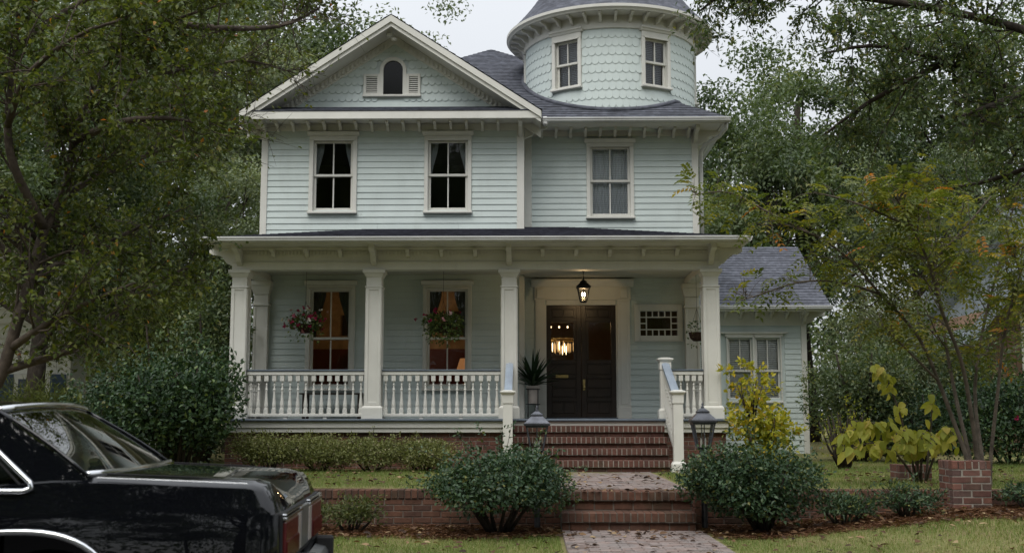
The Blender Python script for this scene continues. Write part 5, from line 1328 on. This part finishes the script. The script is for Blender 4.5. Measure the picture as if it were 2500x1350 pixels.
OAK = leaf_mat('dark oak leaf', [(0, (.03, .052, .022)), (.5, (.065, .10, .04)), (.85, (.11, .145, .055)), (1, (.18, .16, .05))], .4, .45, .45)
big = crown_tree('oak_tree', 'largest oak behind the wing roof, forked limbs against the sky', 'tree', (8.4, 35, .6), 15, 5.2, 4.5, 9.0, 76, 420, 1.2, .16, MID, 21, BARK_DARK, .34, 26, 'trees behind the houses', .3)
pale = crown_tree('broad_tree', 'pale green tree rising left of the house behind the gable end', 'tree', (-8.2, 29, .6), 14, 3.9, 5.4, 8.0, 70, 420, 1.15, .15, PALE, 31, BARK, .22, 16, 'trees behind the houses')
thin = crown_tree('thin_tree', 'thin tree whose sparse top shows above the gable ridge', 'tree', (-4.3, 34, .6), 15, 3.0, 4.6, 10.6, 40, 200, .9, .13, PALE, 41, BARK, .16, 14, 'trees behind the houses', .15)
dark = crown_tree('broad_tree', 'dark broad tree close behind the right wing roof', 'tree', (6.6, 31.5, .6), 10, 3.2, 3.6, 5.9, 60, 420, 1.1, .14, MID, 51, BARK_DARK, .2, 14, 'trees behind the houses')
def again(src, loc, s, rz, label, sz=1.0):
    c = copy_tree(src); c.location = loc; c.scale = (s, s, s*sz); c.rotation_euler = (0, 0, rz); c['label'] = label; return c
again(pale, (-13.5, 33, .6), 1.15, 1.2, 'tall pale tree far left behind the white house')
again(big, (-10.5, 37, .6), 1.3, 2.4, 'broad dark tree behind the pale tree on the left')
again(dark, (-9.0, 25.5, .6), .72, .7, 'small dark tree between the white house and the porch')
again(pale, (-6.6, 25.0, .6), .52, 2.2, 'young pale tree standing against the left side of the house')
again(big, (14.6, 37, .6), 1.12, 4.0, 'oak far right behind the brown house')
again(dark, (4.5, 42, .6), 1.35, 3.3, 'round topped tree right behind the tower', 1.1)
again(pale, (10.2, 30, .6), .62, .4, 'pale small tree left of the brown house roof')
again(dark, (17.0, 33, .6), 1.2, 5.1, 'dark tree standing at the far right edge')
again(big, (-17.5, 35, .6), 1.3, .9, 'broad tree at the far left edge')
again(dark, (12.4, 24.2, .55), .55, 2.0, 'low dark tree in front of the brown house wall')
again(big, (-9.4, 21.5, .55), .62, 3.6, 'leafy tree screening the upper part of the white house')
again(big, (-13.2, 22.5, .55), .7, 5.0, 'leafy tree at the left edge in front of the white house')
# the wood far behind reads as one mass
fw = []
for x in np.linspace(-60, 60, 34):
    c = np.array([x+rng.uniform(-1, 1), 62+rng.uniform(-4, 8), 0]); k = 26; hh = rng.uniform(6, 11)
    fw.append(np.stack([c[0]+rng.normal(size=k)*2.2, c[1]+rng.normal(size=k)*1.5, rng.uniform(.5, hh, k)], 1))
P, d = clump(np.concatenate(fw), 1.7, 46, .7)
leaves(P, d+rdir(len(P)), np.array([0, 0, .8])+d*.5+rdir(len(P))*.6, .42, .26, rng.uniform(.1, .8, len(P)), MID, 'far_wood', None, kind='stuff')
tag(bpy.data.objects['far_wood'], 'dense green wood far behind the houses', 'wood')
shade_wood = copy_tree(bpy.data.objects['far_wood']); shade_wood.location = (0, -88, 0); shade_wood.scale = (1, 1, 1.5); shade_wood.name = 'far_wood'; shade_wood['label'] = 'unseen wood beyond the other side of the street, added to darken porch and car'  # unseen copy behind the camera, added to darken the porch and car side
# the big oak whose low boughs hang in at the upper right
ok = empty('oak_tree', (9.6, 16.5, .1), 'near oak with dark leafy boughs hanging into the upper right corner', 'tree')
O_LIMBS = [([(9.6, 16.5, 0), (9.5, 16.5, 2.5), (9.3, 16.4, 4.6), (8.8, 16.3, 6.2), (8.2, 16.2, 7.8), (7.6, 16, 9.4)], .36, .12),
 ([(9.3, 16.4, 4.6), (8.2, 16.2, 5.4), (7.0, 15.9, 5.9), (5.9, 15.7, 6.3), (4.9, 15.6, 6.5), (4.2, 15.6, 6.4)], .075, .012),
 ([(8.8, 16.3, 6.2), (7.6, 16.6, 7.0), (6.3, 16.9, 7.5), (5.0, 17.1, 7.8), (3.9, 17.2, 8.0), (3.1, 17.2, 7.9), (2.65, 17.2, 7.6)], .075, .012),
 ([(8.8, 16.3, 6.2), (7.9, 15.0, 6.9), (6.9, 14.0, 7.3), (5.9, 13.5, 7.4), (5.0, 13.3, 7.2)], .065, .012),
 ([(8.2, 16.2, 5.4), (7.4, 17.0, 5.0), (6.6, 17.8, 4.9), (5.9, 18.4, 5.1)], .05, .01),
 ([(8.2, 16.2, 7.8), (7.0, 17.0, 8.8), (5.6, 17.6, 9.3), (4.4, 18.0, 9.4)], .06, .012),
 ([(7.0, 15.9, 5.9), (6.3, 15.0, 5.5), (5.6, 14.6, 5.2)], .06, .012),
 ([(5.9, 15.7, 6.3), (5.0, 16.3, 5.9), (4.4, 16.8, 5.5)], .05, .012),
 ([(9.3, 16.4, 4.6), (8.6, 15.2, 5.0), (7.7, 14.3, 5.2), (7.0, 13.8, 5.0)], .05, .01)]
wood, P, D = grow(O_LIMBS[1:], 7.4, 1.2, 9, .40, 13, 15, .22, .0, .15, sag=.02)
w2, _, _ = grow(O_LIMBS[:1], .2, .6, 1, .3, 1, 3, .8); wood.add(w2.v, w2.f); wood.out('trunk', BARK_DARK, ok, smooth=True)
leaves(P, D, rdir(len(P))*.7+np.array([0, 0, .7]), rng.uniform(.06, .12, len(P)), rng.uniform(.03, .05, len(P)), rng.uniform(.1, .98, len(P)), OAK, 'crown', ok)
# street trees across the road, mirrored in glass and paint, enlarged to shade porch and car
for i, (x, y, s) in enumerate(((-20, -11, 1.35), (-13, -11.5, 1.6), (-7.5, -10.0, 1.4), (.5, -12, 1.45), (7, -10.5, 1.4), (13.5, -12.5, 1.45), (20, -11, 1.35))):
    c = again(big, (x, y, .1), s*.95, i*1.3, 'tree across the street, mirrored in the window panes and car paint'); c['group'] = 'trees across the street'

for i, x in enumerate((-17, -9.5, -3, 3.5, 10.5, 17)):  # unseen second row, added as occluders that keep low skylight off the porch
    c = again(dark, (x, -15.5+1.5*(i % 2), .1), .95, i*1.1, 'unseen lower tree across the street, added to darken the porch'); c['group'] = 'unseen lower trees added to darken the porch'

# ------------------------------------------------------------------ shrubs
bush('camellia_bush', 'big glossy dark camellia at the left end of the porch', 'bush', (-5.38, 17.5, .49), (.90, .85, 1.9), 10000, .085, .048, CAM, 61, lump=.26, tint=(.1, .9))
bush('camellia_bush', 'blue green bush with pinkish tips behind the car roof', 'bush', (-6.35, 18.0, .49), (.95, .9, 1.75), 7000, .07, .04, HOLLY, 62, lump=.2)
FEATHER = leaf_mat('feathery cedar spray', [(0, (.03, .045, .010)), (.5, (.07, .09, .022)), (1, (.13, .14, .04))], .6, .2, .4)
bush('cedar_bush', 'low feathery yellow green cedar beside the white house wall', 'bush', (-8.3, 19.2, .49), (1.1, 1.0, 1.35), 8000, .12, .016, FEATHER, 63, lump=.22, up=.1)
bush('tall_cedar', 'tall green cedar rising between the white house and the porch corner', 'tree', (-6.6, 21.2, .5), (1.25, 1.0, 3.6), 16000, .13, .02, FEATHER, 64, lump=.22, tint=(.1, .8), shellp=.5)
bush('tall_shrub', 'tall dark mixed shrub against the left corner of the porch', 'bush', (-5.75, 20.0, .5), (.72, .8, 3.3), 9000, .085, .045, MID, 65, lump=.25, tint=(.1, .8), shellp=.5)
HEDGE = leaf_mat('low hedge leaf', [(0, (.085, .105, .035)), (.5, (.17, .19, .06)), (.9, (.26, .27, .10)), (1, (.36, .32, .2))], .5, .35, .3)
for i, (x, w, lab) in enumerate(((-4.05, .52, 'leftmost low azalea bush against the porch foundation'), (-3.25, .50, 'second low azalea bush against the porch foundation'), (-2.45, .50, 'third low azalea bush against the porch foundation'), (-1.65, .48, 'fourth low azalea bush, right end of the foundation row'))):
    bush('azalea_bush', lab, 'bush', (x, 17.75, .48), (w*1.1, .45, .56), 7000, .04, .021, HEDGE, 70+i, 'azaleas along the foundation', .32, -.75)
bush('holly_bush', 'round glossy bush left of the lower garden steps', 'bush', (-.34, 12.35, .10), (.78, .6, .92), 11500, .05, .03, HOLLY, 81, 'bushes flanking the lower steps', .3, -.8, 12, shellp=.28)
bush('holly_bush', 'round glossy bush right of the lower garden steps', 'bush', (2.47, 12.4, .16), (.70, .58, .90), 10500, .05, .03, HOLLY, 82, 'bushes flanking the lower steps', .3, -.8, 12, shellp=.28)
YELLOW = leaf_mat('yellow green leaf', [(0, (.14, .18, .022)), (.5, (.34, .34, .035)), (.85, (.52, .45, .05)), (1, (.58, .38, .05))], .5, .35, .45)
yb = bush('yellow_shrub', 'loose yellow green shrub between the rightmost porch column and the wing window', 'bush', (3.72, 18.4, .5), (.60, .5, 1.15), 1350, .095, .058, YELLOW, 83, lump=.5, shellp=.6, shoots=26, tint=(.0, .9))
bush('yellow_shrub', None, None, (3.55, 18.4, 1.35), (.36, .28, .78), 170, .095, .058, YELLOW, 84, lump=.5, shellp=.7, parent=yb, stems=5, shoots=14, tint=(.2, 1))
BIGLEAF = leaf_mat('large yellow leaf', [(0, (.18, .22, .035)), (.5, (.36, .37, .055)), (.85, (.46, .42, .08)), (1, (.46, .32, .08))], .55, .3, .4)
bl = empty('large_leaved_shrub', (4.75, 14.35, .49), 'shrub with big drooping yellow green leaves beside the brick piers', 'bush')
def droop_leaves(path, n, L, W, seed):
    C = curve_pts(path, 24); r = np.random.default_rng(seed); i = r.integers(4, 24, n); P = C[i]+r.normal(size=(n, 3))*.05
    D = r.normal(size=(n, 3))*np.array([.55, .55, .2])+np.array([-.15, -.25, -.75]); N = r.normal(size=(n, 3))*.3+np.array([-.1, -1, .45]); return P, D, N
LPs = []
bw = MB()
for i, path in enumerate(([(4.85, 14.4, .5), (4.7, 14.3, .95), (4.4, 14.1, 1.22), (4.05, 14.0, 1.22), (3.8, 13.95, 1.08)], [(4.8, 14.4, .5), (4.75, 14.2, .9), (4.6, 14.0, 1.08), (4.4, 13.9, 1.02)],
                          [(4.9, 14.4, .5), (5.0, 14.2, .95), (5.05, 14.0, 1.15), (5.1, 13.9, 1.1)], [(4.8, 14.4, .5), (4.6, 14.3, 1.3), (4.42, 14.2, 1.75), (4.3, 14.1, 1.88)], [(4.9, 14.4, .5), (5.0, 14.4, 1.2), (5.0, 14.3, 1.62)], [(4.85, 14.4, .5), (4.8, 14.2, 1.0), (4.75, 14.0, 1.12), (4.85, 13.85, 1.02)], [(4.8, 14.4, .5), (4.5, 14.2, .85), (4.15, 14.0, 1.0), (3.85, 13.9, .92)])):
    bw.tube(curve_pts(path, 10), np.linspace(.016, .005, 10), 6); LPs.append(droop_leaves(path, (80, 46, 36, 36, 14, 42, 50)[i], .17, .11, 90+i))
bw.out('stem', BARK_PALE, bl, smooth=True)
P, D, N = [np.concatenate(q) for q in zip(*LPs)]; kp = P[:, 2]+unit(D)[:, 2]*.15 > .76; P, D, N = P[kp], D[kp], N[kp]; k = len(P)
leaves(P, D, N, rng.uniform(.11, .20, k), rng.uniform(.055, .10, k), rng.uniform(.1, .95, k), BIGLEAF, 'foliage', bl, True)
BERRY = flat('purple berries', (.06, .012, .05), .4)
bb = MB()
for k in range(60):
    q = P[rng.integers(0, len(P))]; bb.lathe([(0, -.011), (.011, 0), (0, .011)], q[0]+rng.normal()*.02, q[1]+rng.normal()*.02, 6, cz=q[2]+rng.normal()*.02)
bb.out('berry_cluster', BERRY, bl, kind='stuff')
bush('round_shrub', 'tall rounded green shrub right of the wing corner', 'bush', (6.15, 21.5, .5), (.95, .9, 2.4), 11000, .08, .045, MID, 86, lump=.2)
bush('bare_shrub', 'twiggy half bare dark shrub at the foot of the wing corner', 'bush', (5.05, 18.6, .5), (.5, .5, 1.1), 500, .05, .025, YELLOW, 87, lump=.3, stems=26, tint=(0, .5))
bush('flowering_hedge', 'dark camellia hedge with a few pink flowers behind the right lawn', 'bush', (8.6, 20.6, .5), (1.75, .9, 1.55), 13000, .075, .042, CAM, 88, lump=.14)
bush('grey_green_hedge', 'bluish green hedge between the round shrub and the flowering hedge', 'bush', (7.15, 21.3, .5), (.95, .8, 1.5), 8000, .06, .035, HOLLY, 89, lump=.14)
WILLOWY = leaf_mat('pale narrow leaf', [(0, (.07, .10, .05)), (.6, (.15, .18, .10)), (1, (.24, .25, .16))], .5, .35, .4)
bush('narrow_leaved_shrub', 'tall pale shrub with narrow leaves behind the round shrub', 'bush', (7.3, 23.8, .5), (1.2, 1.0, 3.5), 9000, .16, .026, WILLOWY, 90, lump=.3, shellp=.5)
bush('tall_shrub', 'tall dark shrub filling the gap in front of the brown house', 'bush', (9.0, 24.6, .5), (1.5, 1.1, 3.0), 9000, .1, .05, MID, 93, lump=.3, shellp=.5, tint=(0, .6))
fl = bpy.data.objects['flowering_hedge']; pf = np.array([[8.85, 19.7, 1.62], [7.6, 19.75, .98], [8.3, 19.72, 1.3], [9.2, 19.7, 1.15]]); P5 = np.repeat(pf, 7, 0)
leaves(P5, rdir(28)+np.array([0, -.6, 0]), np.tile([0., -1, .3], (28, 1)), .06, .05, rng.uniform(0, .6, 28), PETAL, 'blossom', fl)
STRAGGLY = leaf_mat('straggly weed leaf', [(0, (.04, .055, .02)), (.6, (.09, .11, .035)), (1, (.18, .18, .08))], .55, .3, .35)
for i, (x, y, w, h, lab) in enumerate(((-1.95, 12.55, .40, .42, 'thin weedy clump at the wall foot left of the round bush'), (-2.55, 12.75, .30, .38, 'smaller weedy clump at the wall foot beside the car tail'), (3.35, 12.45, .42, .42, 'loose low shrub at the wall right of the round bush'), (4.05, 12.5, .38, .42, 'loose low shrub at the wall left of the brick pier'), (5.45, 12.7, .3, .3, 'low clump of weeds right of the brick pier'))):
    bush('low_weeds', lab, 'plants', (x, y, zfront(x, y)), (w, .28, h), 1300, .055, .02, STRAGGLY if i < 2 else HOLLY, 100+i, 'weedy clumps along the retaining wall', .3, -.6, 10, shellp=.6)

# ------------------------------------------------------------------ grass, pine straw and fallen leaves
GRASS = leaf_mat('grass blade', [(0, (.095, .155, .035)), (.5, (.17, .225, .06)), (.8, (.25, .265, .095)), (1, (.38, .33, .17))], .6, .25, .35)
def patchy(x, y): return np.sin(x*1.3+.6*np.sin(y*1.1))*np.sin(y*1.7+x*.4)*.5+.5*np.sin(x*3.1+2)*np.sin(y*2.7+1)
def on_paving(x, y): return ((x > .30) & (x < 1.91) & (y < 13.2)) | ((x > -.05) & (x < 1.85) & (y > 13.1) & (y < 17.3)) | ((x > -.4) & (x < 2.3) & (y > 17.0))
def blades(name, x0, x1, y0, y1, n, zf, label, hgt, keep=None):
    x = rng.uniform(x0, x1, n); y = rng.uniform(y0, y1, n); ok_ = ~on_paving(x, y)
    pt = patchy(x, y); ok_ &= rng.uniform(-1.1, .7, n) < pt*.6+.45
    if keep is not None: ok_ &= keep(x, y)
    x, y, pt = x[ok_], y[ok_], pt[ok_]; k = len(x)
    z = np.array([zf(a_, b_) for a_, b_ in zip(x, y)]); B = np.stack([x, y, z-.004], 1); an = rng.uniform(0, 6.28, k); h = hgt*rng.uniform(.5, 1.3, k); ln = rng.uniform(.1, .9, k)*h
    S = np.stack([np.sin(an), -np.cos(an), 0*an], 1)*.0032; Tp = B+np.stack([np.cos(an)*ln, np.sin(an)*ln, h], 1)
    V = np.stack([B-S, B+S, Tp], 1).reshape(-1, 3); F = np.arange(3*k).reshape(-1, 3)
    me = np_mesh(name, V, F); leaf_attr(me, np.clip(.45-.3*pt+rng.normal(size=k)*.2, 0, 1), 1); me.materials.append(GRASS)
    return tag(link(bpy.data.objects.new(name, me)), label, 'grass', kind='stuff')
def bed_edge(x): return 12.02+.12*np.sin(x*1.9)+.07*np.sin(x*4.3+1)-.18*np.clip((x-2)/3, 0, 1)
blades('front_grass', -4.2, 7, 7.6, 12.25, 150000, zfront, 'patchy short grass in front of the mulch bed', .045, lambda x, y: y < bed_edge(x)+rng.uniform(-.1, .12, len(x)))
blades('upper_grass', -8, 10.5, 13.36, 21, 170000, zupper, 'short green lawn above the retaining wall', .05, lambda x, y: ~((x > -5.1) & (x < 3.3) & (y > 18.3)))
STRAW = leaf_mat('pine straw', [(0, (.085, .04, .025)), (.5, (.18, .09, .052)), (1, (.30, .175, .10))], .8, .2, .1)
n = 34000; x = rng.uniform(-4.5, 7.5, n); y = rng.uniform(11.8, 13.1, n); k_ = (y > bed_edge(x)+rng.uniform(-.13, .1, n)) & ~on_paving(x, y); x, y = x[k_], y[k_]; n = len(x)
P = np.stack([x, y, np.array([zfront(a_, b_) for a_, b_ in zip(x, y)])+rng.uniform(.002, .035, n)], 1); an = rng.uniform(0, 6.28, n)
leaves(P, np.stack([np.cos(an), np.sin(an), rng.uniform(-.2, .25, n)], 1), np.tile([0., 0, 1], (n, 1))+rdir(n)*.4, rng.uniform(.05, .14, n), .007, rng.uniform(0, 1, n), STRAW, 'pine_straw', None, kind='stuff')
tag(bpy.data.objects['pine_straw'], 'rusty pine straw mulch along the foot of the retaining wall', 'mulch')
SOIL = flat('dark bed soil', (.055, .03, .02), .95, .1, 0, .4, 6, .6)
sb = MB(); vs, fs = [], []; xb = np.linspace(-4.6, 7.6, 62)
for x in xb:
    for y in (float(bed_edge(x))+.03, 12.5, 13.11): vs.append((x, y, zfront(x, y)+.006))
for i in range(len(xb)-1):
    if .2 < (xb[i]+xb[i+1])/2 < 1.95: continue
    for k in range(2): fs.append((i*3+k, (i+1)*3+k, (i+1)*3+k+1, i*3+k+1))
tag(sb.add(vs, fs).out('mulch_bed', SOIL), kind='structure')
DEAD = leaf_mat('fallen leaf', [(0, (.03, .016, .01)), (.4, (.09, .045, .022)), (.75, (.20, .12, .06)), (1, (.36, .27, .15))], .7, .3, .15)
n = 2000; x = rng.uniform(-4.5, 7.5, n); y = np.where(rng.uniform(0, 1, n) < .62, np.where(rng.uniform(0, 1, n) < .5, rng.uniform(8.5, 13.0, n), rng.uniform(11.7, 13.0, n)), rng.uniform(13.4, 18, n))
hid = (x > -5.1) & (x < 3.3) & (y > 17.0); x, y = x[~hid], y[~hid]; n = len(x)
z = np.array([(zfront(a_, b_) if b_ < 13.2 else zupper(a_, b_)) for a_, b_ in zip(x, y)]); onp = on_paving(x, y); z = np.where(onp & (y < 12.6), .09, np.where(onp & (y < 13.3), .5, np.where(onp, .505, z+.03)))
an = rng.uniform(0, 6.28, n)
leaves(np.stack([x, y, z+.006], 1), np.stack([np.cos(an), np.sin(an), rng.uniform(-.05, .5, n)], 1), np.tile([0., 0, 1], (n, 1))+rdir(n)*.5, rng.uniform(.05, .10, n), rng.uniform(.03, .06, n), rng.uniform(0, 1, n)**1.5, DEAD, 'fallen_leaves', None, True, kind='stuff')
tag(bpy.data.objects['fallen_leaves'], 'brown fallen leaves scattered over lawn, path and mulch', 'leaves')
